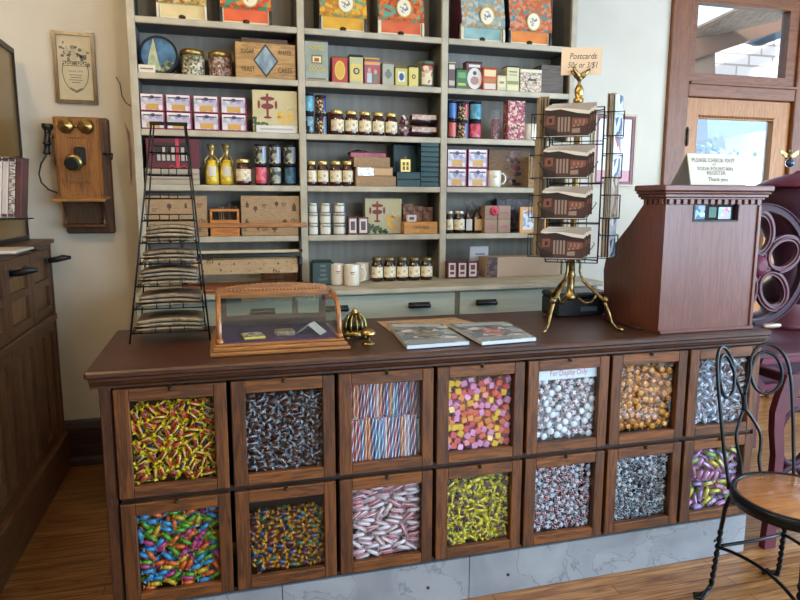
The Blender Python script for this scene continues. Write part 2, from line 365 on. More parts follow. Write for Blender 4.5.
obj('foliage', mb, printed(['#3c6d8c', '#4d8399', '#7fa56f', '#9fc0cf'], 14), shr)['kind'] = 'stuff'
# ------------------------------------------------------------------ light
W = bpy.data.worlds.new('sky'); SC.world = W; W.use_nodes = True; NT = W.node_tree; bg = NT.nodes['Background']
sk = NT.nodes.new('ShaderNodeTexSky'); sk.sky_type = 'NISHITA'; sk.sun_disc = False; sk.sun_elevation = math.radians(40); sk.sun_rotation = math.radians(200); sk.air_density = 1.2; sk.dust_density = 2.
NT.links.new(sk.outputs[0], bg.inputs[0]); bg.inputs[1].default_value = .42
def light(name, kind, energy, col, loc, target, size=1., sy=None, angle=None):
    ld = bpy.data.lights.new(name, kind); ld.energy = energy; ld.color = col
    if kind == 'AREA':
        ld.size = size
        if sy: ld.shape = 'RECTANGLE'; ld.size_y = sy
    if kind == 'SUN': ld.angle = angle or .01
    if kind == 'POINT': ld.shadow_soft_size = size
    o = bpy.data.objects.new(name, ld); COL.objects.link(o); o.location = loc
    o.rotation_euler = (Vector(target)-Vector(loc)).to_track_quat('-Z', 'Y').to_euler(); return o
DAY = (.57, .77, 1.)
light('sunlight', 'SUN', 4.2, (1, .95, .86), (2, -4, 5), (1.6, 0, 1.5), angle=.02)
light('daylight_shop_window', 'AREA', 62, DAY, (2.1, YF+.03, 1.6), (2.1, 3, 1.3), 1.9, 2.0)
light('daylight_shop_window_far', 'AREA', 85, DAY, (4.2, YF+.03, 1.6), (3.6, 3, 1.3), 1.9, 2.0)
light('daylight_side_window', 'AREA', 235, DAY, (XR-.03, .4, 1.6), (1, .9, 1.2), 3.4, 2.0)
light('daylight_door', 'AREA', 9, DAY, (3.35, YW-.04, 1.5), (3.2, 0, .9), .6, .9)
for nm, lo, e in (('pendant_glow_left', (-1.0, 1.7, 2.75), 33), ('pendant_glow_middle', (.5, 1.0, 2.8), 24)):
    light(nm, 'POINT', e, (1., .72, .40), lo, (lo[0], lo[1], 0), .09)
SC.view_settings.view_transform = 'Standard'; SC.view_settings.look = 'None'; SC.view_settings.exposure = .38; SC.view_settings.gamma = 1.; SC.view_settings.use_curve_mapping = False
SC.cycles.max_bounces = 8; SC.cycles.transparent_max_bounces = 12; SC.cycles.use_denoising = True; SC.cycles.sample_clamp_indirect = 6
SC.cycles.caustics_reflective = False; SC.cycles.caustics_refractive = False
# ------------------------------------------------------------------ candy counter
ZT = .919
CW = wood('#2e180e', '#4c2a18', 'x', .42, coat=.1); CWZ = wood('#35190d', '#58331a', 'z', .5, coat=.04); CWX = wood('#37200f', '#5f3a20', 'x', .4); DARK = wood('#1a100b', '#2a1a11', 'x', .55)
YC = 1.983
counter = thing('candy_counter', 'long dark oak shop counter with two rows of glass fronted candy bins', 'counter', (0, 0, 0))
mb = MB(); mb.bbox((-.384, YC-.03, ZT-.022), (2.02, 2.6, ZT), .006); obj('countertop', mb, CW, counter)
mb = MB(); prof = [(YC-.022, ZT-.022), (YC-.022, ZT-.03), (YC-.012, ZT-.034), (YC-.008, ZT-.044), (YC-.002, ZT-.05), (YC-.002, ZT-.056), (YC+.05, ZT-.056), (YC+.05, ZT-.022)]
mb.prism(prof, -.374, 2.01, 'yz'); mb.box((-.374, YC+.05, ZT-.045), (-.35, 2.58, ZT-.022)); obj('moulding', mb, CW, counter)
mb = MB(); mb.bbox((-.352, YC, 0), (-.32, YC+.05, ZT-.05), .003); obj('corner_post', mb, CWZ, counter)
mb = MB(); mb.bbox((2.0, YC+.004, .16), (2.008, YC+.05, ZT-.05), .002); obj('corner_post', mb, CWZ, counter)
mb = MB(); mb.box((-.35, YC+.05, .03), (-.33, 2.57, ZT-.045)); mb.box((1.99, YC+.05, .03), (2.005, 2.57, ZT-.045)); mb.box((-.35, 2.55, .03), (2.005, 2.57, ZT-.045)); obj('carcass', mb, DARK, counter)
mb = MB(); mb.box((-.32, YC+.012, .5), (2.0, YC+.03, .521)); mb.box((-.32, YC+.012, .158), (2.0, YC+.03, .174)); mb.box((-.32, YC+.012, .858), (2.0, YC+.03, ZT-.05))
mb.box((-.32, YC+.012, .174), (-.31, YC+.03, .858))
for i in range(8): mb.box((-.329+i*.331+.014, YC+.014, .174), (-.329+i*.331+.02, YC+.03, .858))
obj('face_frame', mb, DARK, counter)
# grey marble plinth in three slabs
m, N, L, b = new_mat('grey_marble'); mp = coords(N, L, (1, 1, 1.4)); n = N.new('ShaderNodeTexNoise'); n.inputs['Scale'].default_value = 4.2; n.inputs['Detail'].default_value = 8; n.inputs['Distortion'].default_value = .9; L.new(mp.outputs[0], n.inputs['Vector'])
r = ramp(N, [(.3, '#83878c'), (.49, '#92969a'), (.497, '#6f7378'), (.505, '#94989c'), (.75, '#a0a4a8')]); L.new(n.outputs[0], r.inputs[0]); L.new(r.outputs[0], b.inputs['Base Color']); b.inputs['Roughness'].default_value = .3; MARB = m
for a, c in ((-.318, .155), (.157, .810), (.812, 2.003)):
    mb = MB(); mb.bbox((a, YC, 0), (c, YC+.022, .158), .0015); obj('plinth_slab', mb, MARB, counter)
for x in (.2, .657, .961, 1.858):
    mb = MB(); mb.cyl((x, YC-.0015, .068), (x, YC+.004, .068), .006, 10); obj('plinth_bolt', mb, BLACK, counter)
BX0, BP = -.3135, .331
BW = [.5*(.315)]; ROWS = [(.521, .858), (.174, .503)]
BING = glass_mat('#f7fbfd', 1.3)
BINWOODS = [(wood('#42220c', '#74431a', 'z', .52, coat=.03), wood('#42220c', '#74431a', 'x', .52, coat=.03)), (wood('#3a1e0a', '#643813', 'z', .52, coat=.03), wood('#4a290c', '#834c1c', 'x', .52, coat=.03))]
OPEN = {}
for rI, (z0, z1) in enumerate(ROWS):
    for k in range(7):
        x0 = BX0+k*BP; x1 = x0+.318; xa, xb, za, zb = x0+.042, x1-.038, z0+.035, z1-.039
        wz, wx = BINWOODS[(k+rI) % 2]; OPEN[(rI, k)] = (xa, xb, za, zb)
        bd = MB(); bd.bbox((x0, YC-.012, z0), (xa, YC+.012, z1), .002); bd.bbox((xb, YC-.012, z0), (x1, YC+.012, z1), .002)
        bd.mi = 1; bd.bbox((xa, YC-.0118, zb), (xb, YC+.012, z1), .002); bd.bbox((xa, YC-.0118, z0), (xb, YC+.012, za), .002)
        d = obj('bin_door', bd, [wz, wx], counter)
        g = MB(); g.box((xa-.004, YC+.004, za-.004), (xb+.004, YC+.007, zb+.004)); obj('glass_pane', g, BING, d)
        kb = MB(); xm = (x0+x1)/2; kb.sphere((xm, YC-.02, z1-.004), .005, 8, 6); kb.cyl((xm, YC-.012, z1-.004), (xm, YC-.02, z1-.004), .0025, 8); kb.box((xm-.006, YC-.014, z1-.012), (xm+.006, YC-.0115, z1+.004)); obj('catch', kb, mat('#4a3a26', .35, .8), d)
        bb = MB(); Y0, Y1 = YC+.0125, YC+.085; bb.box((x0+.006, Y0, za-.014), (x1-.006, Y1, za-.008)); bb.box((x0+.006, Y1, za-.014), (x1-.006, Y1+.006, z1-.012))
        bb.box((x0+.006, Y0, za-.008), (xa-.008, Y1, z1-.012)); bb.box((xb+.008, Y0, za-.008), (x1-.006, Y1, z1-.012)); obj('bin_box', bb, DARK, d)
# ------------------------------------------------------------------ candies
def Rnd(): return random.random()
def twist_mesh(name, body, rad, end, cols, ends, flat=1., nseg=10, clear=False, stripes=None, bulge=0.):
    """wrapped candy along x: body with stripes by sector and two pleated twist ends. cols: materials (stripe list gives index per sector)"""
    mb = MB(); n = nseg; nr = 5
    for i in range(nr):
        pass
    xs = [-body/2, -body/2*.97, 0, body/2*.97, body/2]; rs = [rad*.7, rad*(1-bulge), rad, rad*(1-bulge), rad*.7]
    vs = [(x, r*math.cos(2*PI*k/n), r*math.sin(2*PI*k/n)*flat) for x, r in zip(xs, rs) for k in range(n)]
    b = len(mb.v); mb.v += vs
    for i in range(4):
        for k in range(n):
            mb.f.append((b+i*n+k, b+i*n+(k+1) % n, b+(i+1)*n+(k+1) % n, b+(i+1)*n+k)); mb.sm.append(True)
            mb.m.append((stripes[k % len(stripes)] if stripes else 0) if i in (1, 2) else (len(cols) if not clear else 0))
    for sg in (-1, 1):
        b = len(mb.v); ring = [(sg*body/2, rad*.55), (sg*(body/2+end*.3), rad*.36), (sg*(body/2+end), rad*1.2)]
        for j, (x, r) in enumerate(ring):
            for k in range(n):
                rr = r*(1 if j < 2 else (1.15 if k % 2 else .62)); mb.v.append((x+(0 if j < 2 else sg*(.15*end if k % 2 else -.1*end)), rr*math.cos(2*PI*k/n)*(1 if j < 2 else .8), rr*math.sin(2*PI*k/n)))
        for j in range(2):
            for k in range(n):
                q = (b+j*n+k, b+j*n+(k+1) % n, b+(j+1)*n+(k+1) % n, b+(j+1)*n+k); mb.f.append(q if sg > 0 else q[::-1]); mb.m.append(len(cols)); mb.sm.append(False)
    return mb.mesh(name, list(cols)+[ends])
def cube_mesh(name, s, col, wrap):
    mb = MB(); mb.bbox((-s/2, -s/2*.8, -s/2), (s/2, s/2*.8, s/2), s*.1); mb.mi = 1
    for sg in (-1, 1):
        mb.add([(sg*s*.5, -s*.3, -s*.38), (sg*s*.5, s*.3, -s*.38), (sg*s*.56, s*.1, s*.1), (sg*s*.56, -s*.1, s*.1), (sg*s*.5, -s*.3, s*.38), (sg*s*.5, s*.3, s*.38)], [(0, 1, 2, 3), (3, 2, 5, 4)])
    return mb.mesh(name, [col, wrap])
def stick_mesh(name, L_, r, cols):
    mb = MB(); n = 9; nr = 14
    for i in range(nr+1):
        for k in range(n):
            a = 2*PI*k/n+i*.42; mb.v.append((-L_/2+L_*i/nr, r*math.cos(a), r*math.sin(a)))
    for i in range(nr):
        for k in range(n): mb.f.append((i*n+k, i*n+(k+1) % n, (i+1)*n+(k+1) % n, (i+1)*n+k)); mb.m.append((0, 0, 1, 0, 0, 1, 2, 2, 1)[k] if len(cols) > 2 else (0, 0, 0, 1, 1, 0, 0, 1, 1)[k]); mb.sm.append(True)
    mb.f.append(tuple(range(n))[::-1]); mb.m.append(0); mb.sm.append(False); mb.f.append(tuple(nr*n+k for k in range(n))); mb.m.append(0); mb.sm.append(False)
    return mb.mesh(name, cols)
def mint_mesh(name, r, t, base, red, wrap, seg=12, ball=False, bigwrap=True):
    """disc candy facing -y, swirl wedges, clear twist ends along x"""
    mb = MB(); n = seg
    prof = [(r*.35, -t/2), (r*.8, -t/2*.9), (r, 0), (r*.8, t/2*.9), (r*.35, t/2)]
    b = len(mb.v)
    for i, (rr, y) in enumerate(prof):
        for k in range(n): a = 2*PI*k/n+i*.22; mb.v.append((rr*math.cos(a), y, rr*math.sin(a)))
    for i in range(4):
        for k in range(n): mb.f.append((b+i*n+k, b+(i+1)*n+k, b+(i+1)*n+(k+1) % n, b+i*n+(k+1) % n)); mb.m.append(1 if (k % 3 == 0 and i in (0, 1, 2, 3)) else 0); mb.sm.append(True)
    mb.f.append(tuple(b+k for k in range(n))); mb.m.append(0); mb.sm.append(False); mb.f.append(tuple(b+4*n+k for k in range(n))[::-1]); mb.m.append(0); mb.sm.append(False)
    if bigwrap:
        for sg in (-1, 1):
            b = len(mb.v); mb.v += [(sg*r*.9, -t*.15, 0), (sg*r*1.7, -t*.3, r*.6), (sg*r*1.55, t*.2, r*.2), (sg*r*1.8, -t*.25, -.1*r), (sg*r*1.6, t*.2, -r*.35), (sg*r*1.65, -t*.2, -r*.65)]
            for i in range(1, 5): mb.f.append((b, b+i, b+i+1)); mb.m.append(2); mb.sm.append(False)
    return mb.mesh(name, [base, red, wrap])
def pack(w, h, layers, half, rad, tries, angf, chain=3, tight=.94, cap=290, gap=1.75):
    """non overlapping candies per layer; returns (x, layer_y, z, angle)"""
    out = []
    for ly in range(layers):
        P = np.zeros((0, 2)); keep = []
        ts = np.linspace(-1, 1, chain)*max(half-rad, 0) if chain > 1 else np.zeros(1)
        for t in range(tries):
            a = angf(); dx, dz = math.cos(a), math.sin(a); ex = abs(dx)*max(half-rad, 0)+rad; ez = abs(dz)*max(half-rad, 0)+rad
            if 2*ex > w or 2*ez > h: continue
            x = RNG.uniform(ex-w/2, w/2-ex); z = RNG.uniform(ez, h-ez)
            q = np.stack([x+ts*dx, z+ts*dz], 1)
            if len(P) and ((q[:, None, :]-P[None])**2).sum(-1).min() < (2*rad*tight)**2: continue
            P = np.concatenate([P, q]); keep.append((x, ly, z, a))
        out += keep
    return out[:min(cap, 205)]
def fill(row, k, name, variants, cat, half, rad, layers, tries, top=.0, angf=None, chain=3, group=None, roll=True, tight=.84, cap=290, tilt=.2):
    xa, xb, za, zb = OPEN[(row, k)]; w = xb-xa+.014; h = (zb-za)+.006-top
    angf = angf or (lambda: RNG.uniform(-PI/2, PI/2))
    pos = pack(w, h, layers, half, rad, tries, angf, chain, tight, cap); xc = (xa+xb)/2; Y0 = YC+.0095
    tot = sum(v[2] for v in variants); seen = {}
    for (x, ly, z, a) in pos:
        u = RNG.uniform(0, tot)
        for me, lab, wt in variants:
            u -= wt
            if u <= 0: break
        o = bpy.data.objects.new(name, me); COL.objects.link(o)
        o.location = (xc+x, Y0+rad*1.05+ly*rad*1.9+RNG.uniform(0, .0012), za-.007+z)
        o.rotation_euler = Matrix.Rotation(-a, 3, 'Y').to_4x4().to_euler()
        M = Matrix.Rotation(-a, 4, 'Y') @ Matrix.Rotation(RNG.uniform(-tilt, tilt)*(1 if ly else .3), 4, 'Z') @ Matrix.Rotation(RNG.uniform(0, 2*PI) if roll else RNG.uniform(-.3, .3), 4, 'X')
        o.rotation_euler = M.to_euler()
        tag(o, lab, cat, group+(' (%s)' % lab.split(' ')[0] if len(variants) > 1 else ''))
hor = lambda s: (lambda: RNG.normal(0, s))
S = lambda h, r=.35, c=.25: mat(h, r, 0, c)
CLR = mat('#dfe6ee', .18, 0, .4, .55); CLRB = mat('#b9c6d6', .15, 0, .5, .5)
# upper row
YEL = S('#f2cf14'); v = twist_mesh('striped_roll', .026, .0078, .009, [S('#cc3418'), S('#1d2440'), S('#ecc25a'), S('#8b1f1a')], YEL, stripes=[0, 0, 2, 1, 1, 2, 0, 3, 2, 1])
fill(0, 0, 'wrapped_candy', [(v, 'red and navy striped candy with yellow twisted ends in top left bin', 1)], 'candy', .021, .0079, 4, 3200, .014, group='red striped candies with yellow ends')
va = twist_mesh('barrel_candy', .021, .0085, .006, [S('#4a2318', .2, .5), S('#6b3a28', .2, .5), S('#3a1b14', .2, .5)], CLRB, stripes=[0, 1, 0, 2, 0], bulge=.12); vb = twist_mesh('barrel_candy', .021, .0085, .007, [S('#35201c', .2, .5), S('#8d7f86', .15, .6), S('#54302a')], CLR, stripes=[0, 1, 0, 2, 0, 0], bulge=.12)
fill(0, 1, 'barrel_candy', [(va, 'brown barrel candy in clear wrapper in second bin of upper row', 1), (vb, 'dark barrel candy with shiny clear wrapper in second bin of upper row', 1)], 'candy', .016, .0084, 3, 3200, .014, hor(.5), group='brown barrel candies', cap=280)
# candy sticks in two tiers
SW = S('#e9e2e2', .3); CS = [('blue', [S('#3577b5'), SW, S('#2b4f86')]), ('purple', [S('#6d2d55'), S('#c9a6bd'), S('#40213f')]), ('red', [S('#b53a3f'), SW, S('#8f2c35')]), ('orange', [S('#d5713d'), S('#ecc79d'), S('#c75a33')]), ('pale', [S('#dcc9cc'), S('#b98e9a'), S('#e9e2e2')]), ('navy', [S('#232c55'), S('#c7cbe0'), S('#39447e')]), ('teal', [S('#54a3b4'), SW, S('#7a5a8a')])]
CSM = [(n_, stick_mesh('candy_stick', .148, .0053, c)) for n_, c in CS]
xa, xb, za, zb = OPEN[(0, 2)]
for tier, zc in ((0, za+.066), (1, zb-.068)):
    for ly in range(2):
        x = xa+.0005+ly*.004
        while x < xb-.004-(.014 if tier == 0 else 0):
            n_, me = random.choice(CSM); o = bpy.data.objects.new('candy_stick', me); COL.objects.link(o)
            o.location = (x+.0055, YC+.0145+ly*.0112+tier*.0235, zc+random.uniform(-.003, .003)); o.rotation_euler = (0, PI/2+random.uniform(-.012, .012), random.uniform(0, 6))
            o.rotation_euler = (Matrix.Rotation(PI/2+random.uniform(-.012, .012), 4, 'Y') @ Matrix.Rotation(random.uniform(0, 6), 4, 'X')).to_euler()
            tag(o, '%s spiral striped candy stick standing in the %s tier of the stick bin' % (n_, ('lower', 'upper')[tier]), 'candy', '%s candy sticks, %s tier' % (n_, ('lower', 'upper')[tier])); x += .0112
me = stick_mesh('candy_stick', .13, .0053, [S('#4c7f8f'), S('#b9a7a0'), S('#6a5648')]); o = bpy.data.objects.new('candy_stick', me); COL.objects.link(o); o.location = (xb-.003, YC+.017, za+.058)
o.rotation_euler = Matrix.Rotation(PI/2-.08, 4, 'Y').to_euler(); tag(o, 'greenish candy stick leaning against the side of the stick bin', 'candy')
CH = [('yellow', '#efb72a', 1.1), ('pink', '#dc86ad', 1.1), ('coral', '#e2603f', 1.), ('red', '#d0464f', .8), ('orange', '#e98a3c', .5)]
fill(0, 3, 'fruit_chew', [(cube_mesh('fruit_chew', .022, S(h, .3), S(h, .25)), '%s square fruit chew in the fourth bin of upper row' % n_, wt) for n_, h, wt in CH], 'candy', .0128, .0124, 4, 4200, .012, chain=1, group='square fruit chews', roll=False, tight=.82)
v1 = mint_mesh('starlight_mint', .0135, .010, S('#e9e7ea', .2, .5), S('#e9e7ea', .2, .5), CLR); v2 = mint_mesh('starlight_mint', .012, .010, S('#dfd3d4', .2, .5), S('#9d4a40', .3), CLR)
fill(0, 4, 'disc_mint', [(v1, 'white disc mint in clear wrapper below the display only sign', 1), (v2, 'red edged disc mint in clear wrapper below the display only sign', 1.2)], 'candy', .0155, .0112, 3, 3000, .03, chain=2, group='wrapped disc mints', roll=False, tight=.86)
v1 = mint_mesh('butterscotch', .0135, .015, S('#d98a22', .15, .6), S('#e39a3a', .15, .6), mat('#e8c38a', .2, 0, .4, .55)); v2 = mint_mesh('butterscotch', .0125, .015, S('#c56f16', .15, .6), S('#dd9a4c', .15, .6), mat('#eed2aa', .2, 0, .4, .55))
fill(0, 5, 'butterscotch_drop', [(v1, 'golden butterscotch drop in clear wrapper', 1), (v2, 'deep amber butterscotch drop in clear wrapper', 1)], 'candy', .0155, .0112, 3, 3000, .012, chain=2, group='butterscotch drops', roll=False, tight=.85)
v1 = twist_mesh('taffy', .02, .0085, .011, [S('#9fb0cc', .25, .4), S('#e1e6ef'), S('#6d7ea5')], CLR, stripes=[0, 1, 0, 2, 1]); v2 = twist_mesh('taffy', .02, .0085, .011, [S('#7a4a44', .25, .4), S('#c9b8c0'), S('#48506e')], CLR, stripes=[0, 1, 2, 0, 1])
fill(0, 6, 'taffy', [(v1, 'pale blue wrapped taffy behind the wire chair back', 1.4), (v2, 'brown wrapped taffy behind the wire chair back', 1)], 'candy', .0185, .0086, 3, 1800, .008, group='wrapped taffies in the end bin')
# lower row
BR = [('blue', '#2f93c4', 1.6), ('green', '#5fa02c', 1.1), ('orange', '#e8692a', 1.3), ('magenta', '#c03d7c', .7), ('yellow', '#e0b12f', .6)]
fill(1, 0, 'twist_candy', [(twist_mesh('twist_candy', .025, .0071, .0068, [S(h, .3), S(h, .22)], S(h, .3), stripes=[0, 0, 1]), '%s twist wrapped candy in the bottom bin nearest the left corner' % n_, wt) for n_, h, wt in BR], 'candy', .0185, .0071, 4, 3600, .002, hor(.55), group='bright twist wrapped candies')
BR = [('purple', '#4a2238'), ('maroon', '#6a2a2a'), ('green', '#2f5a45'), ('navy', '#2b3f6b'), ('brown', '#5b3a20')]; GY = S('#eaa41e')
fill(1, 1, 'small_twist_candy', [(twist_mesh('small_twist_candy', .022, .0072, .0075, [S(h, .35), S(h, .25)], GY, stripes=[0, 0, 1]), '%s candy with amber twisted ends in second bottom bin' % n_, 1) for n_, h in BR], 'candy', .018, .0072, 3, 3200, .045, hor(.6), group='dark candies with amber ends', cap=290)
v1 = twist_mesh('sugar_roll', .040, .0068, .004, [S('#e8c9c9'), S('#d08a8c'), S('#efe3e0')], S('#eed6d4'), stripes=[0, 2, 1, 0, 2]); v2 = twist_mesh('sugar_roll', .040, .0068, .004, [S('#c97277'), S('#e4b5b5'), S('#b4535b')], S('#e6c4c2'), stripes=[0, 1, 2, 0, 1])
fill(1, 2, 'sugar_roll', [(v1, 'white and pink roll of sugar tablets in third bottom bin', 1.5), (v2, 'deep pink roll of sugar tablets in third bottom bin', 1)], 'candy', .0235, .0068, 4, 3400, .004, hor(.5), group='rolls of sugar tablets', cap=290)
v1 = twist_mesh('nougat_chew', .022, .0082, .0095, [S('#5a3820'), S('#f0d81c'), S('#7a4c2a')], S('#f4de10'), stripes=[0, 0, 1, 2, 0]); v2 = twist_mesh('nougat_chew', .022, .0082, .0095, [S('#e8cc18'), S('#5f3a22'), S('#c9b61b')], S('#f6e41a'), stripes=[0, 2, 1, 0])
fill(1, 3, 'nougat_chew', [(v1, 'brown nougat chew with yellow twisted ends', 1), (v2, 'yellow nougat chew with yellow twisted ends', .4)], 'candy', .0205, .0080, 4, 3200, .014, group='yellow wrapped nougat chews', cap=290)
v1 = mint_mesh('peppermint_twist', .0092, .009, S('#d9cdd0', .2, .5), S('#8f2430', .25, .4), CLR); v2 = mint_mesh('peppermint_twist', .0092, .009, S('#a4313c', .2, .5), S('#e3dadd', .25, .4), CLR); v3 = mint_mesh('peppermint_twist', .0092, .009, S('#ccd0da', .2, .5), S('#b9858a', .25, .4), CLR)
fill(1, 4, 'peppermint', [(v1, 'white peppermint with red swirls in fifth bottom bin', 1), (v2, 'mostly red peppermint in fifth bottom bin', .8), (v3, 'pale peppermint in fifth bottom bin', .5)], 'candy', .0125, .0085, 3, 2600, .004, chain=2, group='peppermints', roll=False, cap=295)
v1 = mint_mesh('licorice_chew', .0092, .010, S('#23242a', .25, .5), S('#c9cbd2', .3), mat('#e6e8ee', .2, 0, .4, .8)); v2 = mint_mesh('licorice_chew', .0092, .010, S('#d6d6da', .25, .5), S('#4b4c55', .3), mat('#d6d8e0', .2, 0, .4, .7)); v3 = mint_mesh('licorice_chew', .0092, .010, S('#6d6b70', .25, .5), S('#1c1c20', .3), mat('#f0f0f4', .2, 0, .4, .8))
fill(1, 5, 'licorice_chew', [(v1, 'black candy in clear wrapper in sixth bottom bin', 1), (v2, 'white candy in clear wrapper in sixth bottom bin', .9), (v3, 'grey candy in clear wrapper in sixth bottom bin', .5)], 'candy', .0125, .0085, 3, 2600, .004, chain=2, group='black and white candies', roll=False, cap=295)
BR = [('pink', '#dc94c4', 1.7), ('lime', '#93cf70', .8), ('yellow', '#ecdc50', 1.), ('lilac', '#bfa0d8', .6)]
fill(1, 6, 'laid_taffy', [(twist_mesh('laid_taffy', .034, .0092, .007, [S(h, .3), S(h, .2), S('#e9e4ee', .2)], S(h, .3), flat=.75, stripes=[0, 0, 1, 2, 0, 0, 1]), '%s long taffy piece in bottom bin beside the chair' % n_, wt) for n_, h, wt in BR], 'candy', .0265, .0095, 3, 3600, .01, group='pastel taffies')
# sign behind the glass of the fifth upper bin
xa, xb, za, zb = OPEN[(0, 4)]
sg = MB(); sg.box((xa-.002, YC+.0078, zb-.038), (xb+.002, YC+.0088, zb+.002)); o = obj('display_sign', sg, mat('#e9eef2', .6)); tag(o, 'white paper strip with red words For Display Only behind the bin glass', 'sign')
t = MB(); t.text('For Display Only', .029, (xa+xb)/2+.006, zb-.017, YC+.0076, sx=.74); obj('lettering', t, mat('#c8323f', .6), o)
# ------------------------------------------------------------------ shelving
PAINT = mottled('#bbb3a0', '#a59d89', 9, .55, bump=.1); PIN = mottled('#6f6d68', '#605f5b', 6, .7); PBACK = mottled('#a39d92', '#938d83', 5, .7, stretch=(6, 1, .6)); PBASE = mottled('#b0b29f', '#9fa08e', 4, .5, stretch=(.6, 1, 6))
YS, YB = 3.42, 3.655; SZ = [2.262, 2.008, 1.745, 1.481, 1.224]; LZ = .978
shelf = thing('shelf_unit', 'tall cream painted shelving with dark back against the wall over drawers', 'shelves', (0, 0, 0))
UP = [(-.377, -.341), (.417, .453), (1.183, 1.22), (1.95, 1.986)]
for a, c in UP:
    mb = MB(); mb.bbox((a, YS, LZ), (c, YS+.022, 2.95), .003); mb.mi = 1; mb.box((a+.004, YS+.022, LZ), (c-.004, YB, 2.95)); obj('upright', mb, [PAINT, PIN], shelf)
for z in SZ+[2.93]:
    for i in range(3):
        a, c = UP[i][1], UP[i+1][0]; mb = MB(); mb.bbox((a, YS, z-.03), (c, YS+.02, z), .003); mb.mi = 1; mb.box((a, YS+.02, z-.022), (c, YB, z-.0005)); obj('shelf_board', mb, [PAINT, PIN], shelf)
mb = MB(); mb.box((-.375, YB, LZ), (1.985, YB+.015, 2.95)); obj('back_panel', mb, PBACK, shelf)
base = thing('drawer_cabinet', 'pale green grey painted drawer cabinet with black cup pulls under the shelves', 'cabinet', (0, 0, 0))
mb = MB(); mb.bbox((-.378, 3.045, LZ-.024), (1.99, YB+.015, LZ), .004); obj('cabinet_top', mb, PAINT, base)
mb = MB(); mb.box((-.37, 3.1, .08), (1.98, YB+.01, LZ-.024)); mb.box((-.36, 3.14, 0), (1.96, 3.6, .08)); obj('carcass', mb, PBASE, base)
DRX = [(-.37, .325), (.35, 1.152), (1.178, 1.98)]
for row, (z0, z1) in enumerate([(.80, .945), (.55, .785), (.3, .535), (.1, .285)]):
    for i, (a, c) in enumerate(DRX):
        mb = MB(); mb.bbox((a, 3.082, z0), (c, 3.1, z1), .003); d = obj('drawer', mb, PBASE, base)
        for xp in ((a+c)/2-.21, (a+c)/2+.21) if i < 2 else ((1.324, 1.83)):
            mb = MB(); zc = z1-.058
            mb.tube([(xp-.052, 3.076, zc-.006), (xp-.046, 3.062, zc-.004), (xp-.03, 3.056, zc), (xp+.03, 3.056, zc), (xp+.046, 3.062, zc-.004), (xp+.052, 3.076, zc-.006)], [.009, .012, .0125, .0125, .012, .009], 10); mb.bbox((xp-.056, 3.072, zc-.016), (xp+.056, 3.083, zc+.014), .003)
            obj('pull', mb, BLACK, d)
for x in (.3375, 1.165):
    mb = MB(); mb.box((x-.012, 3.088, .1), (x+.012, 3.1, .945)); obj('stile', mb, mat('#6b6350', .6), base)
SZ = [q+.001 for q in SZ]; LZ += .001; ZT += .0008
# ------------------------------------------------------------------ helpers for goods
def span(px0, px1, py, z, Y):
    ym = 150
    a = at(px0, py, Y=Y); c = at(px1, py, Y=Y); return (a.x+c.x)/2, c.x-a.x, max(a.z, c.z)-z
def plates(mb, lst, w, h, y):
    for k, (mi, x0, x1, z0, z1) in enumerate(lst): mb.mi = mi; mb.plate(-w/2+x0*w, -w/2+x1*w, z0*h, z1*h, y-.0003*k)
def carton(name, label, cat, px0, px1, py, z, Y=3.433, d=.06, body='#888888', cols=(), pl=(), group=None, lid=None, discs=(), rotz=0., dx=0, zoff=0., texts=(), wh=None):
    """printed box or tin: plates (mat index, fractions) and ellipses (mat index, cx, cz, rx, rz fractions) on the face; lid = (material, height)"""
    x, w, h = span(px0, px1, py, z, Y)
    if wh: x, w, h = wh
    bm = body if not isinstance(body, str) else mat(body, .4); ms = [bm]+[c if not isinstance(c, str) else mat(c, .4) for c in cols]
    hl = h-(lid[1] if lid else 0)
    mb = MB(); mb.bbox((-w/2, -d/2, 0), (w/2, d/2, hl), .002); plates(mb, pl, w, hl, -d/2-.0006)
    for k, (mi, cx, cz, rx, rz) in enumerate(discs): mb.mi = mi; mb.disc((-w/2+cx*w, -d/2-.0010-.0003*len(pl)-.0003*k, cz*hl), rx*w, rz*hl)
    o = tag(obj(name, mb, ms, None, (x, Y+d/2, z+zoff), rotz), label, cat, group)
    if lid:
        l = MB(); l.bbox((-w/2-.001, -d/2-.001, hl), (w/2+.001, d/2+.001, h), .002); obj('lid', l, lid[0], o)
    for (s_, size, tx, tz, cm, sx) in texts:
        t = MB(); t.text(s_, size, -w/2+tx*w, tz*hl, -d/2-.0032, sx=sx); obj('lettering', t, cm, o)
    return o
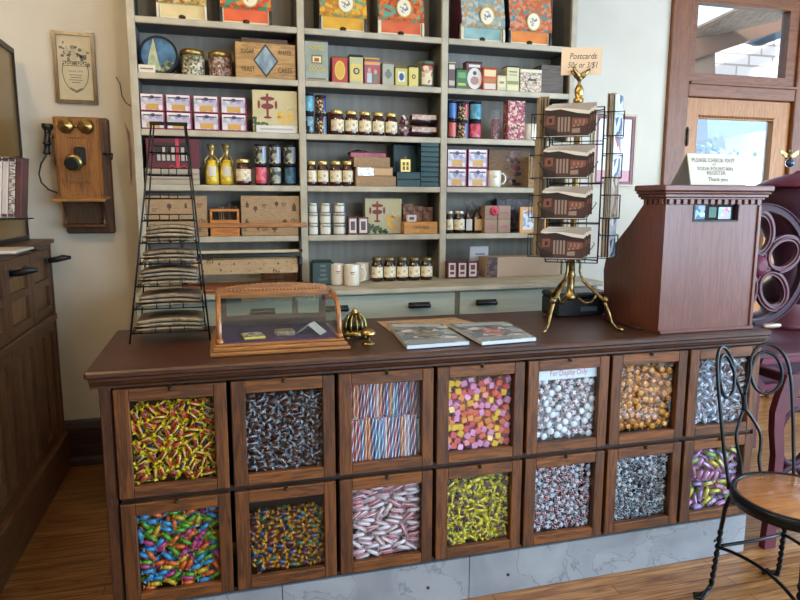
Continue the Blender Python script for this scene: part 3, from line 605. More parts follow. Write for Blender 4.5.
def round_tin(name, label, cat, px0, px1, py, z, Y=3.433, body='#888', lid='#b59a55', lidh=.014, band=None, group=None, patch=None, zoff=0., xr=None, nlid='lid'):
    x, w, h = span(px0, px1, py, z+zoff, Y) if xr is None else xr
    r = w/2; bm = body if not isinstance(body, str) else mat(body, .35, 0, .2)
    mb = MB(); mb.lathe([(r*.94, 0), (r*.985, .003), (r*.985, h-lidh)], n=22, mats=[0, 0, 0])
    ms = [bm]
    o = tag(obj(name, mb, ms, None, (x, Y+r, z+zoff)), label, cat, group)
    if lid:
        l = MB(); l.lathe([(r*1.0, h-lidh), (r*1.0, h-.002), (r*.93, h)], n=22); obj(nlid, l, lid if not isinstance(lid, str) else mat(lid, .3, .8), o)
    if patch:
        pm, a0, a1, z0, z1 = patch; p = MB(); n = 10
        for i in range(n):
            u, v = math.radians(a0+(a1-a0)*i/n), math.radians(a0+(a1-a0)*(i+1)/n)
            p.add([(r*math.cos(u), r*math.sin(u), z0*h), (r*math.cos(v), r*math.sin(v), z0*h), (r*math.cos(v), r*math.sin(v), z1*h), (r*math.cos(u), r*math.sin(u), z1*h)], [(0, 1, 2, 3)], True)
        obj('paper_label', p, pm if not isinstance(pm, str) else mat(pm, .5), o)
    return o
JBODY = mat('#3a0f12', .12, 0, .6); JLAB = printed(['#e6dcc0', '#e6dcc0', '#ddd0ae', '#c9a86a', '#b9a78a', '#e6dcc0'], 70, .55); JLID = mat('#c9b672', .3, .75); JB2 = mat('#24100d', .12, 0, .6)
def jar(label, px0, px1, py, z, Y=3.443, group=None, lid=JLID, body=JBODY, xr=None):
    x, w, h = span(px0, px1, py, z, Y) if xr is None else xr; r = w/2
    mb = MB(); mb.lathe([(r*.85, 0), (r*.98, .006), (r, .014), (r, h*.66), (r*.93, h*.73), (r*.78, h*.8), (r*.78, h*.86)], n=20)
    o = tag(obj('jam_jar', mb, body, None, (x, Y+r, z)), label, 'jar', group)
    l = MB(); l.lathe([(r*.86, h*.85), (r*.88, h*.86), (r*.88, h*.985), (r*.84, h)], n=20); obj('lid', l, lid, o)
    p = MB(); n = 12
    for i in range(n):
        u, v = math.radians(180+15+150*i/n), math.radians(195+150*(i+1)/n); R = r*1.015
        p.add([(R*math.cos(u), R*math.sin(u), h*.16), (R*math.cos(v), R*math.sin(v), h*.16), (R*math.cos(v), R*math.sin(v), h*.62), (R*math.cos(u), R*math.sin(u), h*.62)], [(0, 1, 2, 3)], True)
    obj('paper_label', p, JLAB, o); return o
T = lambda s_, size, tx, tz, c, sx=.8: (s_, size, tx, tz, mat(c, .5), sx)
# ------------------------------------------------------------------ top shelf: six roll front tins
def roll_tin(label, px0, px1, pyb, front, upper, side, trim, medal):
    Y = 3.443; x, w, _ = span(px0, px1, 20, SZ[0], Y); z = SZ[0]
    t = thing('roll_front_tin', label, 'tin', (x, Y, z), group='large roll front display tins')
    h = .30; hb = .075
    mb = MB(); mb.prism([(0.02, 0), (.17, 0), (.17, h), (.07, h), (.03, h*.85), (.012, h*.55), (.004, hb+.03), (.018, hb)], -w/2, w/2, 'yz'); obj('body', mb, side, t)
    for sgn in (-1, 1):
        mb = MB(); x0 = sgn*w/2; mb.prism([(-.006, 0), (.03, 0), (.05, .08), (.02, .10), (-.002, hb*.9), (-.008, hb*.5)], x0-(.011 if sgn > 0 else 0), x0+(.011 if sgn < 0 else 0), 'yz'); obj('side_scroll', mb, trim, t)
    mb = MB(); W2 = w/2-.013; mb.bbox((-W2, .008, .004), (W2, .021, hb), .003); mb.mi = 1; mb.ring([(-W2, .004), (W2, .004), (W2, hb), (-W2, hb)], [(-W2+.006, .012), (W2-.006, .012), (W2-.006, hb-.004), (-W2+.006, hb-.004)], .0062, .009); fl = obj('front_flap', mb, [front, mat('#d8cfae', .45)], t)
    mb = MB(); mb.lathe([(.011, 0), (.011, .004), (.006, .007)], n=12, sx=1.5); mb.xf(0, Matrix.Translation((0, .007, .012)) @ Matrix.Rotation(PI/2, 4, 'X')); obj('latch', mb, mat('#3a2c1a', .35, .8), fl)
    mb = MB(); W3 = w/2-.002; prof = [(.0, hb-.004), (-.01, hb+.01), (-.006, hb+.05), (.004, h*.55), (.022, h*.86), (.064, h+.004)]
    for i in range(len(prof)-1):
        wi = W3*(1.0 if i else 1.02); (y0, z0), (y1, z1) = prof[i], prof[i+1]; mb.add([(-wi, y0, z0), (wi, y0, z0), (W3*.985, y1, z1), (-W3*.985, y1, z1)], [(0, 1, 2, 3)], False)
    up = obj('roll_lid', mb, upper, t)
    mb = MB(); cx, cz = medal; R0 = .043
    for q, (rr, yy) in enumerate(((R0*1.12, -.0125), (R0*.98, -.0135), (R0*.6, -.0145))): mb.mi = q; mb.disc((cx, yy, cz), rr*.86, rr)
    obj('medallion', mb, [mat('#c9a35a', .4), mat('#e4dcc0', .45), printed(['#e4dcc0', '#5f6a7c', '#8e95a0', '#e4dcc0'], 120)], up)
OR = mottled('#d0612a', '#c24a22', 12, .45); GOLDT = mottled('#d6a21f', '#c48f1a', 12, .4)
roll_tin('cream fronted roll tin at the far left of the top shelf', 157, 207, 17, mottled('#d9c795', '#c9b680', 10), printed(['#8f9a5c', '#c9a14a', '#a5653a', '#d9c795'], 75), mat('#b9b3a0', .4), mat('#d4cbb2', .4), (.03, .17))
roll_tin('orange roll tin with red and green lid above the yeast crate', 220, 272, 20, mottled('#d85a28', '#cf4a20', 12, .4), printed(['#c8402a', '#d0562e', '#3f8f6c', '#c98a3a'], 62), mat('#1c1a1c', .45), mat('#26201c', .45), (.02, .125))
roll_tin('yellow gold roll tin with oval medallion on the top shelf', 319, 367, 27, GOLDT, printed(['#c8942a', '#d8a83c', '#4f9c86', '#b97a2a', '#d8a83c'], 62), mat('#22201f', .45), mat('#3a3128', .45), (.012, .135))
roll_tin('orange and green roll tin with white scrolled sides beside the middle post', 378, 424, 32, OR, printed(['#c8642c', '#d0783a', '#c8642c', '#4f9c86', '#a8442c'], 62), mat('#8c8672', .45), mat('#d4cbb2', .4), (.012, .135))
roll_tin('pale blue roll tin with flower medallion and white scrolled sides', 461, 505, 36, mottled('#8fb0ae', '#6f979a', 12), printed(['#b39a6a', '#8fa6a6', '#c08a4e', '#b7b8ac', '#7d9aa0'], 62), mat('#7a2b36', .45), mat('#d4cbb2', .4), (.018, .13))
roll_tin('rust orange roll tin with round medallion at the right end of the top shelf', 509, 552, 42, mottled('#d98232', '#c8702a', 12), printed(['#b9643a', '#c77a4e', '#3f8f94', '#c98a72', '#b9643a'], 62), mat('#20242e', .45), mat('#1d2431', .45), (.012, .12))
# ------------------------------------------------------------------ second shelf
z = SZ[1]
x, w, h = span(139, 177, 38, z, 3.5); pl_ = thing('picture_plate_tin', 'round dark blue tin standing on edge with a pale tower picture', 'tin', (x, 3.535, z+h/2))
mb = MB(); R = h/2; mb.lathe([(R*.99, 0), (R, .008), (R, .05), (R*.97, .058)], n=32, sx=.99); mb.xf(0, Matrix.Rotation(PI/2, 4, 'X')); obj('body', mb, mat('#11161f', .4, .3), pl_)
mb = MB(); mb.ring([(R*math.cos(a), R*math.sin(a)) for a in [2*PI*k/32 for k in range(32)]], [(.88*R*math.cos(a), .88*R*math.sin(a)) for a in [2*PI*k/32 for k in range(32)]], -.063, -.056); obj('rim', mb, mat('#0d1a2c', .3, .4), pl_)
mb = MB(); mb.disc((0, -.0585, 0), R*.89, R*.89, n=32); mb.mi = 1; mb.add([(-.055, -.0592, -.06), (.012, -.0592, -.075), (-.004, -.0592, -.02), (-.016, -.0592, .05), (-.022, -.0592, .082), (-.03, -.0592, .05), (-.044, -.0592, 0)], [tuple(range(7))]); mb.mi = 2; mb.add([(.0, -.0594, -.082), (.055, -.0594, -.058), (.068, -.0594, -.03), (.03, -.0594, -.022), (.012, -.0594, -.045)], [tuple(range(5))])
obj('painted_face', mb, [mottled('#1f3f5e', '#4a7ea2', 14, .3), mottled('#b9b98a', '#7f9a86', 40, .4), printed(['#233a38', '#4f6a52', '#8a8a5a'], 70)], pl_)
carton('price_card', 'small white price card leaning in front of the blue tower tin', 'card', 138, 155, 65, z, 3.44, .004, '#d9d2c2', ['#7a7466'], [(1, .12, .88, .4, .6)])
FLW = printed(['#8a9a80', '#c9c4a8', '#7a3a34', '#5f6a52', '#d8d2bc', '#8a9a80'], 110)
round_tin('flower_tin', 'round gold lidded tin with pale green floral print', 'tin', 179, 204, 49, z, 3.49, FLW, mottled('#9a8450', '#c4a964', 30, .3, metal=.8), .03)
round_tin('flower_tin', 'round gold lidded tin with dusky brown floral print', 'tin', 208, 232, 51, z, 3.49, printed(['#7a5e58', '#a88a80', '#c9c0b8', '#5a3a3a', '#8a6a60'], 110), mottled('#9a8450', '#c4a964', 30, .3, metal=.8), .03)
CRW = wood('#8a6638', '#b48c54', 'x', .6, .8)
c = carton('wooden_crate', 'wooden crate lettered Sugar Yeast Cakes with a blue diamond', 'crate', 235, 295, 45, z, 3.433, .13, CRW, ['#4c6678', '#2a3238'], [], texts=[T('SUGAR', .034, .2, .74, '#3a2616', .62), T('YEAST', .036, .2, .24, '#3a2616', .66), T('WAFER', .034, .82, .74, '#3a2616', .62), T('CAKES', .036, .82, .24, '#3a2616', .66)])
x, w, h = span(235, 295, 45, z, 3.433); mb = MB(); y = -.0665
mb.add([(-.062, y, h*.5), (0, y, h*.02), (.062, y, h*.5), (0, y, h*.98)], [(0, 1, 2, 3)]); mb.mi = 1; mb.add([(-.053, y-.0006, h*.5), (0, y-.0006, h*.1), (.053, y-.0006, h*.5), (0, y-.0006, h*.9)], [(0, 1, 2, 3)]); obj('diamond_panel', mb, [mat('#20262c', .4), mottled('#4d6a80', '#8aa0ac', 30, .4, stretch=(1, 1, .4))], c)
carton('flat_box', 'flat dark brown box lying on top of the wooden crate', 'box', 241, 288, 40, z+h, 3.5, .08, '#4a3424')
COC = mottled('#7f8d84', '#96a198', 10, .4); YT = '#e0c23a'
x, w, h = span(303.5, 328, 41, z, 3.423)
c = carton('cocoa_tin', 'tall grey green cocoa tin with yellow lettering beside the post', 'tin', 304.5, 328, 41, z, 3.423, .09, COC, ['#6f5a3a', '#dccf9a', '#8a4a30'], [(1, .28, .74, .44, .66), (2, .33, .69, .47, .62), (3, .4, .6, .49, .58), (1, .1, .9, .03, .07)], lid=(mat('#5a4630', .4, .6), .006), texts=[T('MONTERS', .027, .5, .83, YT, .62), T('COCOA', .036, .52, .30, YT, .62)])
carton('red_tin', 'small red tin with a yellow oval emblem on the second shelf', 'tin', 332, 347.5, 57, z, 3.433, .06, '#a8323a', ['#d8b83c', '#b8322c', '#caa23a'], [(2, .0, 1, .93, 1)], discs=[(1, .5, .5, .34, .4), (3, .5, .5, .26, .32)], lid=(mat('#6b5a32', .35, .7), .008))
carton('tea_tin', 'pale green and yellow tin with one dark ring on the front', 'tin', 349.5, 363, 55, z, 3.433, .06, '#b3b48a', ['#d2bc6a', '#2e3a30', '#b3b48a'], [(1, .06, .94, .1, .74)], discs=[(2, .5, .46, .24, .13), (3, .5, .46, .14, .08)], lid=(mat('#2a2c24', .4, .6), .012))
carton('picture_tin', 'pink tin showing two small figures under a gold lid', 'tin', 364.5, 380, 58, z, 3.433, .06, '#9a4a5e', ['#caa25a', '#a9c4cc', '#5e7a58', '#c9a07a'], [(1, 0, 1, .78, .9), (2, .16, .46, .05, .45), (3, .56, .84, .05, .4)], discs=[(4, .3, .56, .1, .1), (4, .7, .5, .1, .1)], lid=(mat('#c0a050', .3, .7), .01))
carton('grey_tin', 'small grey tin with a green flower motif', 'tin', 382.5, 394, 63, z, 3.433, .05, '#a3a596', ['#5f7a52', '#7a6a8a'], [], discs=[(1, .5, .52, .2, .24), (2, .3, .5, .1, .12), (2, .7, .5, .1, .12)], lid=(mat('#8c8a70', .35, .5), .006))
carton('mustard_tin', 'low yellow tin with a blue and white oval badge', 'tin', 395.5, 407.5, 67, z, 3.428, .06, '#c2b85a', ['#c9d0d4', '#32507c'], [(1, .2, .8, .2, .8)], discs=[(2, .5, .5, .2, .22)], lid=(mat('#6a6252', .4, .5), .008))
carton('yellow_tin', 'narrow yellow tin with a small dark ring beside the striped canister', 'tin', 409, 418.5, 66, z, 3.433, .05, '#cfbf6e', ['#5a2a22', '#cfbf6e'], [], discs=[(1, .5, .5, .2, .13), (2, .5, .5, .1, .07)], lid=(mat('#3a3a30', .4, .5), .008))
round_tin('canister', 'round green canister with cream oval label and red checks', 'tin', 418.5, 437, 61, z, 3.443, printed(['#51614f', '#64735c', '#8c3a34'], 26), mottled('#3f4a3c', '#6a7a64', 30, .4), .02, patch=(printed(['#dccfae', '#c9a58c', '#a8554a', '#dccfae'], 60), 235, 305, .1, .8))
carton('dark_tin', 'narrow dark tin with cream bands against the right section post', 'tin', 448.5, 455.5, 62, z, 3.428, .05, '#5a4648', ['#cfc7b2', '#b8a89a'], [(1, .1, .9, .76, .95), (2, .1, .9, .1, .3)], lid=(mat('#b0a88a', .4, .5), .008))
carton('green_tin', 'small dark green tin with faint gold print', 'tin', 456.5, 467.5, 69, z, 3.428, .055, '#2f6a40', ['#6a9a5a', '#b9b25a'], [(1, .15, .85, .55, .85), (2, .15, .85, .15, .28)], lid=(mat('#27402c', .4, .3), .004))
carton('maroon_tin', 'maroon tin with a large white oval label', 'tin', 466.5, 482.5, 62, z, 3.448, .06, '#6a3a42', ['#d8d2cc', '#3a4652', '#a57a72'], [(1, .15, .85, .84, .94)], discs=[(1, .52, .42, .46, .4), (2, .52, .62, .12, .08), (3, .52, .34, .26, .16)], lid=(mat('#3a2a2a', .4, .4), .008))
carton('orange_tin', 'orange red tin with a cream top band and white base band', 'tin', 483.5, 497, 68, z, 3.428, .055, '#c2582e', ['#dcc79a', '#cfc4b4', '#a8742c'], [(1, .08, .92, .64, .94), (3, .08, .92, .36, .5), (2, .08, .92, .04, .3)], lid=(mat('#b04a30', .4, .3), .006))
carton('cream_tin', 'smallest cream tin standing in front of the tall lidded tin', 'tin', 497.5, 506.5, 75, z, 3.423, .04, '#c9bd94', ['#8a7a4a', '#d8cda8'], [(2, .12, .88, .2, .85), (1, .25, .75, .45, .6)], lid=(mat('#8a8064', .4, .4), .004))
carton('tall_tin', 'tall cream and green tin with a black lid', 'tin', 507, 519.5, 66.5, z, 3.428, .07, '#c9c49a', ['#5a6a44', '#8a8a4e', '#d8cf9c'], [(1, .2, .8, .78, .83), (1, .2, .8, .66, .69), (2, .05, .95, .28, .42), (3, .05, .95, .03, .22)], lid=(mat('#1e1e1c', .4, .3), .006))
carton('clasp_tin', 'wide cream tin with lacy print and a front clasp', 'tin', 520.5, 542, 70, z, 3.428, .08, printed(['#cfc5ae', '#b0a08a', '#cfc5ae', '#7a6a5a', '#b98a7a'], 130), ['#4a4238', '#cfc5ae'], [(1, .35, .75, .58, .7)], lid=(mat('#cfc5ae', .4, .2), .02))
carton('weathered_crate', 'weathered grey brown wooden box at the end of the second shelf', 'crate', 541.5, 564, 66, z, 3.443, .12, wood('#4a403c', '#645850', 'x', .7))
# ------------------------------------------------------------------ third shelf
z = SZ[2]
VPR = printed(['#b8b4c6', '#8e93b4', '#cfc8d4', '#9fb0b4', '#b8a6bc', '#d6d0da'], 55); MAR = mat('#8a2448', .4)
def violet(label, px0, px1, py, zz, Y, group, zo):
    return carton('candy_box', label, 'box', px0, px1, py, zz, Y, .07, MAR, [VPR, '#e4dcdc', '#c79a4a', '#3d3a52'], [(1, .03, .94, .07, .84), (2, .03, .94, .84, .97), (4, .1, .9, .76, .83), (3, .24, .76, .1, .42)], group=group, discs=[(4, .5, .8, .1, .1)], wh=zo)
hh = .082
for r_ in range(2):
    for i, (a, c) in enumerate([(140.5, 164.5), (166, 191.5), (193.5, 219), (221, 246.5)]):
        x, w, _ = span(a, c, 110, z, 3.428); violet('white and lilac candy box, %s from the left in the %s row of eight' % (ORD[i], ('lower', 'upper')[r_]), a, c, 110, z+r_*(hh+.0015), 3.428, 'eight stacked lilac candy boxes', (x, w, hh))
FNT = [mat('#7a2a2c', .5), mat('#4a5a3a', .5), mat('#d8a83a', .4), mat('#c4b890', .5)]
def fountain_board(label, px0, px1, py, zz, Y, d=.03, base='#c9bf96', strip=None):
    x, w, h = span(px0, px1, py, zz, Y); o = carton('fountain_board', label, 'box', px0, px1, py, zz, Y, d, mottled(base, '#b5a878', 6, .5)); y = -d/2-.001
    mb = MB(); cx = -w*.17; mb.mi = 0; mb.disc((cx, y, h*.62), w*.14, h*.07); mb.disc((cx, y-.0004, h*.8), w*.16, h*.05); mb.plate(cx-w*.025, cx+w*.025, h*.36, h*.92, y-.0006)
    for sx in (-1, 1): mb.disc((cx+sx*w*.19, y, h*.66), w*.03, h*.1)
    mb.disc((cx, y-.0002, h*.36), w*.09, h*.03); mb.mi = 1
    for i in range(80):
        a, bq = random.uniform(-.5, .08), random.uniform(.03, .34); 
        if bq < .36-(a+.5)*.45: mb.disc((a*w+.006, y-.0004-.0002*(i % 3), bq*h), w*.04, h*.035, n=7)
    mb.mi = 2
    for i in range(14): mb.disc((w*random.uniform(.06, .4), y-.0003-.0002*(i % 3), h*random.uniform(.1, .5)), w*.05, h*.05, n=8)
    mb.mi = 3
    for i in range(8): mb.disc((w*random.uniform(.05, .42), y-.0008, h*random.uniform(.5, .62)), w*.02, h*.03, n=7)
    obj('fountain_picture', mb, FNT, o); return o
fountain_board('cream gift box with a red fountain picture beside the lilac boxes', 252, 297, 91.5, z, 3.443)
carton('white_label_strip', 'long white label strip in front of the cream fountain gift box', 'label', 256, 297, 126, z, 3.44, .012, '#cfccc4', ['#a8a8a8'], [(1, .1, .9, .35, .6)])
def can(label, px0, px1, py, zz, cols, Y=3.443, xr=None, group=None, clear=True):
    return round_tin('candy_can', label, 'can', px0, px1, py, zz, Y, cols[0], mat('#141a26', .4, .3), .012, patch=(cols[1], cols[2], cols[3], .1, .84), xr=xr, group=group)
MULTI = printed(['#15171c', '#15171c', '#b9a55a', '#8c3a3a', '#3a4a6a', '#d0c8b0', '#22242a'], 120); BLU = printed(['#5aa0bc', '#7ab6cc', '#4a8aa8'], 40); DKB_ = mat('#131a28', .25, 0, .4)
def canpair(px0, px1, pyt, pym, pyb, zz, top, bot, lt, lb, Y=3.443):
    x, w, h = span(px0, px1, pyt, zz, Y); a = at(px0, pym, Y=Y).z-zz
    can(lb, 0, 0, 0, zz, bot, Y, (x, w, a-.001)); can(lt, 0, 0, 0, zz+a, top, Y, (x, w, h-a))
canpair(304.5, 314, 92.5, 112.5, 132, z, (DKB_, BLU, 200, 340), (DKB_, printed(['#5a8294', '#22343c', '#86a8b4'], 50), 200, 340), 'pale blue candy can on top against the left post of the third shelf', 'grey blue candy can at the bottom against the left post of the third shelf')
canpair(315.5, 327, 95, 113, 132, z, (MULTI, mat('#2f4f8e', .3), 300, 355), (MULTI, mat('#5f7c98', .3), 290, 350), 'dark can with mixed candies and blue side label, top of pair', 'dark can with mixed candies and pale side label, bottom of pair')
carton('maroon_box', 'narrow maroon box half hidden between the dark cans and the jam jars', 'box', 327.5, 333, 112, z, 3.52, .05, '#5c2438')
for i, (a, c) in enumerate([(331.5, 345), (346, 359), (360, 372.5), (373.5, 385.5), (386.5, 398.5)]): jar('jam jar, %s from the left in the row of five on the third shelf' % ORD[i], a, c, 110+i*.8, z, 3.433, 'five jam jars on the third shelf')
PKB = mottled('#7a5a5e', '#c9a8ac', 60, .2)
for r_ in range(2):
    x, w, h = span(412, 441, 113, z, 3.433); hb = h/2-.002; x0, w0, _ = span(401, 413, 113, z, 3.433)
    t = thing('nougat_log_pack', ('lower', 'upper')[r_]+' clear pack of pink nougat log with a cream label on the third shelf', 'candy pack', (x, 3.5, z+r_*(hb+.002)), group='nougat log packs')
    mb = MB(); mb.tube([(-w/2+.006, 0, hb*.48), (-w/2+.012, 0, hb*.48), (w/2-.012, 0, hb*.48), (w/2-.002, 0, hb*.48)], [hb*.25, hb*.46, hb*.46, hb*.2], 10); obj('log', mb, mat('#2e1c1e', .2, 0, .5), t)
    mb = MB(); mb.plate(-w/2+.012, w/2-.012, hb*.5, hb*.9, -hb*.48); obj('paper_label', mb, printed(['#c9b0a8', '#b08a84', '#d8c8bc'], 60), t)
    mb = MB()
    for i in range(16): mb.sphere((-w/2-.02+random.uniform(-.022, .016), random.uniform(-.02, .02), .014+random.uniform(0, hb-.028)), .0125, 7, 5)
    obj('candy_cluster', mb, printed(['#c49aa4', '#8a5a6a', '#dcc8cc', '#6a4450'], 40, .2), t)['kind'] = 'stuff'
canpair(449, 458, 100, 119, 137, z, (DKB_, mat('#3a68ae', .3), 215, 345), (DKB_, mat('#c25a50', .3), 215, 345), 'royal blue candy can on top beside the right section post', 'salmon candy can at the bottom beside the right section post')
canpair(459, 470, 101, 119.5, 137.5, z, (MULTI, mat('#c24a58', .3), 285, 350), (MULTI, mat('#5a64a8', .3), 285, 350), 'dark candy can with pink side label on top of middle pair', 'dark candy can with violet side label below the pink one')
canpair(471.5, 483.5, 101, 120.5, 138, z, (DKB_, printed(['#3f8ea8', '#5aa6b8', '#2f7a94'], 40), 200, 345), (mat('#5a2434', .3), printed(['#c2344a', '#d06a7a', '#b02a40'], 40), 200, 345), 'teal candy can on top of the right hand pair', 'crimson candy can at the bottom of the right hand pair')
x, w, h = span(494.5, 505.5, 109, z, 3.443); t = thing('clear_tumbler', 'tall clear tumbler half filled with red candies', 'cup', (x, 3.51, z)); mb = MB(); r = w/2
mb.lathe([(r*.8, 0), (r*.82, .003), (r, h)], n=18); obj('cup', mb, mat('#c8d2dc', .1, 0, .5, .22), t); mb = MB()
for i in range(70): a = random.uniform(0, 2*PI); q = r*.68*math.sqrt(Rnd()); mb.sphere((q*math.cos(a), q*math.sin(a), .01+random.uniform(0, h*.62)), .008, 6, 4)
obj('red_candies', mb, printed(['#b02a44', '#c85a6a', '#8a1c34'], 50, .3), t)['kind'] = 'stuff'
carton('blossom_box', 'tall gift box covered with crimson blossoms on cream', 'box', 508.5, 525.5, 101, z, 3.433, .07, printed(['#8a2440', '#b4546a', '#c9a88e', '#5a1a2e', '#c9b09a', '#a23a54'], 95))
def mug(label, px0, px1, py, zz, Y, hdl=1, logo=True, group=None):
    x, w, h = span(px0, px1, py, zz, Y); r = w/2; o = tag(obj('mug', (lambda m: (m.lathe([(r*.86, 0), (r*.95, .004), (r, .012), (r, h-.003), (r*.97, h), (r*.9, h-.002), (r*.88, .012), (.001, .01)], n=24), m)[1])(MB()), mat('#dcd4c4', .25, 0, .4), None, (x, Y+r, zz)), label, 'mug', group)
    if hdl:
        mb = MB(); mb.tube([(hdl*r*.95, 0, h*.82), (hdl*(r+.016), 0, h*.84), (hdl*(r+.03), 0, h*.68), (hdl*(r+.032), 0, h*.45), (hdl*(r+.02), 0, h*.24), (hdl*r*.95, 0, h*.2)], .0055, 8); obj('handle', mb, mat('#dcd4c4', .25, 0, .4), o)
    if logo:
        mb = MB()
        for (a0, a1, z0, z1) in ((248, 282, .64, .68), (252, 278, .57, .6)):
            for i in range(6):
                u, v = math.radians(a0+(a1-a0)*i/6), math.radians(a0+(a1-a0)*(i+1)/6); R = r*1.004; mb.add([(R*math.cos(u), R*math.sin(u), z0*h), (R*math.cos(v), R*math.sin(v), z0*h), (R*math.cos(v), R*math.sin(v), z1*h), (R*math.cos(u), R*math.sin(u), z1*h)], [(0, 1, 2, 3)])
        obj('printed_mark', mb, mat('#6a4a34', .5), o)
    return o
mug('cream mug beside the postcard rack on the third shelf', 526, 542, 124, z, 3.443, 0, False)
mb = MB(); x, w, h = span(541, 561, 104, z, 3.5)
for i in range(9):
    a = i*.7; mb.add([(0, 0, h*.45), (w*.5*math.cos(a), .02*math.sin(a), h*(.75+.25*Rnd())), (w*.5*math.cos(a+.6), .02*math.sin(a+.6), h*(.7+.3*Rnd()))], [(0, 1, 2)])
mb.lathe([(w*.35, 0), (w*.4, h*.1), (w*.36, h*.4), (w*.1, h*.5)], n=10); tag(obj('cellophane_bag', mb, mat('#8fa6bc', .12, 0, .6, .5), None, (x, 3.54, z)), 'crinkled clear cellophane gift bag on the third shelf behind the postcards', 'bag')
# ------------------------------------------------------------------ fourth shelf
z = SZ[3]
x, w, h3 = span(145, 199, 168.5, z, 3.433)
for i in range(3): carton('flat_gift_box', '%s flat grey white box in the stack of three under the maroon gift box' % ('bottom', 'middle', 'top')[i], 'box', 0, 0, 0, z+i*h3/3, 3.433, .13, '#a59c8c', ['#8c8478'], [(1, .02, .98, .86, .95)], wh=(x, w, h3/3-.001), group='grey white flat boxes')
x, w, h = span(145.3, 199, 139, z+h3, 3.443)
g = carton('maroon_gift_box', 'maroon gift box with window showing white bottles and a red ribbon, on flat boxes', 'box', 0, 0, 0, z+h3, 3.443, .1, '#5c1f30', ['#2a2226', '#b0aba4', '#8a3a44'], [(1, .16, .84, .2, .86)]+[(2, .2+.09*i, .26+.09*i, .25, .5+.2*(i % 2)) for i in range(7)], wh=(x, w, h))
mb = MB(); mb.plate(.012, .028, 0, h, -.0525); mb.tube([(-.03, -.055, -.004), (-.01, -.057, .012), (.02, -.058, .0), (.05, -.057, .012), (.07, -.055, -.004), (.02, -.058, 0)], .003, 6); obj('ribbon', mb, mat('#b8384a', .4), g)
YC_ = printed(['#e0c23a', '#d8b428', '#ecd86a', '#c9a020'], 45, .3); GT = mottled('#8a7440', '#d0b878', 50, .25, metal=.5)
for i, (a, c) in enumerate([(204, 218), (219, 233)]):
    x, w, h = span(a, c, 144, z, 3.48); r = w/2; o = tag(obj('lemon_drop_bag', (lambda m: (m.lathe([(r*.85, 0), (r, .012), (r*1.0, h*.3), (r*.85, h*.5), (r*.6, h*.62)], n=14), m)[1])(MB()), YC_, None, (x, 3.52, z)), 'clear bag of yellow drops tied with gold ribbon, %s one' % ('left', 'right')[i], 'bag', 'two yellow drop bags')
    mb = MB(); mb.lathe([(r*.6, h*.62), (r*.3, h*.78), (r*.55, h*.92), (r*.7, h)], n=12); mb.tube([(-r*.3, -.02, h*.74), (-r*1., -.022, h*.62), (-r*.9, -.024, h*.48)], .004, 6); mb.tube([(r*.3, -.02, h*.74), (r*.9, -.022, h*.6), (r*.8, -.024, h*.46)], .004, 6); obj('twisted_top', mb, GT, o)
    mb = MB()
    for k in range(8):
        u, v = math.radians(235+70*k/8), math.radians(235+70*(k+1)/8); R = r*1.02; mb.add([(R*math.cos(u), R*math.sin(u), h*.22), (R*math.cos(v), R*math.sin(v), h*.22), (R*math.cos(v), R*math.sin(v), h*.46), (R*math.cos(u), R*math.sin(u), h*.46)], [(0, 1, 2, 3)])
    obj('paper_label', mb, mat('#d8d0bc', .5), o)
jar('single jam jar with cream label between the yellow bags and the cans', 235.5, 251, 159, z, 3.443)
PE = printed(['#8a8f86', '#3a4040', '#c9c2a0', '#22282c', '#a8a48a', '#5a6468'], 60)
for i, (a, c, colr, nm) in enumerate([(254.5, 266.5, printed(['#c2384e', '#d86a78'], 40), 'pink'), (269, 281, PE, 'dark speckled'), (284, 296, printed(['#2f5a74', '#4a7a8e', '#24465c'], 40), 'teal')]):
    canpair(a, c, 144+i*.4, 163.5, 183.5, z, (PE, mat('#8a94a8', .25), 285, 345), (DKB_, colr, 205, 345), 'glassy can of pale candies above the %s can' % nm, '%s candy can in the lower row near the left section post' % nm)
for i, (a, c) in enumerate([(307, 317), (317.7, 329), (330.5, 342.5), (343, 354)]): jar('jam jar, %s from the left in the row of four beside kraft gifts' % ORD[i], a, c, 161, z, 3.433, 'four jam jars beside the gifts')
KR = mottled('#a88a68', '#94785a', 12, .7); KL = newsprint('#a88a68', '#5a4630', 60, 220)
x0, w0, hA = span(356, 396, 176.5, z, 3.423)
carton('kraft_gift_box', 'bottom kraft gift box of the stack with printed front', 'box', 0, 0, 0, z, 3.423, .12, KR, [KL], [(1, .05, .95, .1, .9)], wh=(x0, w0, hA))
x1, w1_, hB = span(356, 393, 167.5, z+hA, 3.433); o = carton('kraft_gift_box', 'middle kraft gift box with silver foil left half', 'box', 0, 0, 0, z+hA, 3.433, .11, KR, [mottled('#4a4e54', '#c9ccd0', 50, .2, metal=.7), '#c29a68'], [(1, .05, .48, .08, .92), (2, .5, .97, .15, .85)], wh=(x1, w1_, hB))
x2, w2, hC = span(354, 390, 157.5, z+hA+hB, 3.433); carton('kraft_gift_box', 'top kraft gift box of the stack under a pink wrapped bar', 'box', 0, 0, 0, z+hA+hB, 3.433, .11, KR, [KL], [(1, .05, .95, .1, .9)], wh=(x2, w2, hC))
zz = z+hA+hB+hC; xx, ww, hD = span(350, 388, 150, zz, 3.443); t = thing('pink_bar', 'pink and black wrapped bar lying on top of the kraft gift boxes', 'candy pack', (xx, 3.5, zz)); mb = MB(); mb.bbox((-ww/2+.008, -.02, 0), (ww/2, .02, hD*.7), .004); obj('wrapper', mb, mottled('#b03a54', '#7a2238', 40, .3), t); mb = MB(); mb.tube([(-ww/2+.0, 0, hD*.5), (-ww*.25, -.005, hD*.85), (0, 0, hD*.75)], [.006, .01, .006], 8); obj('black_bow', mb, BLACK, t)
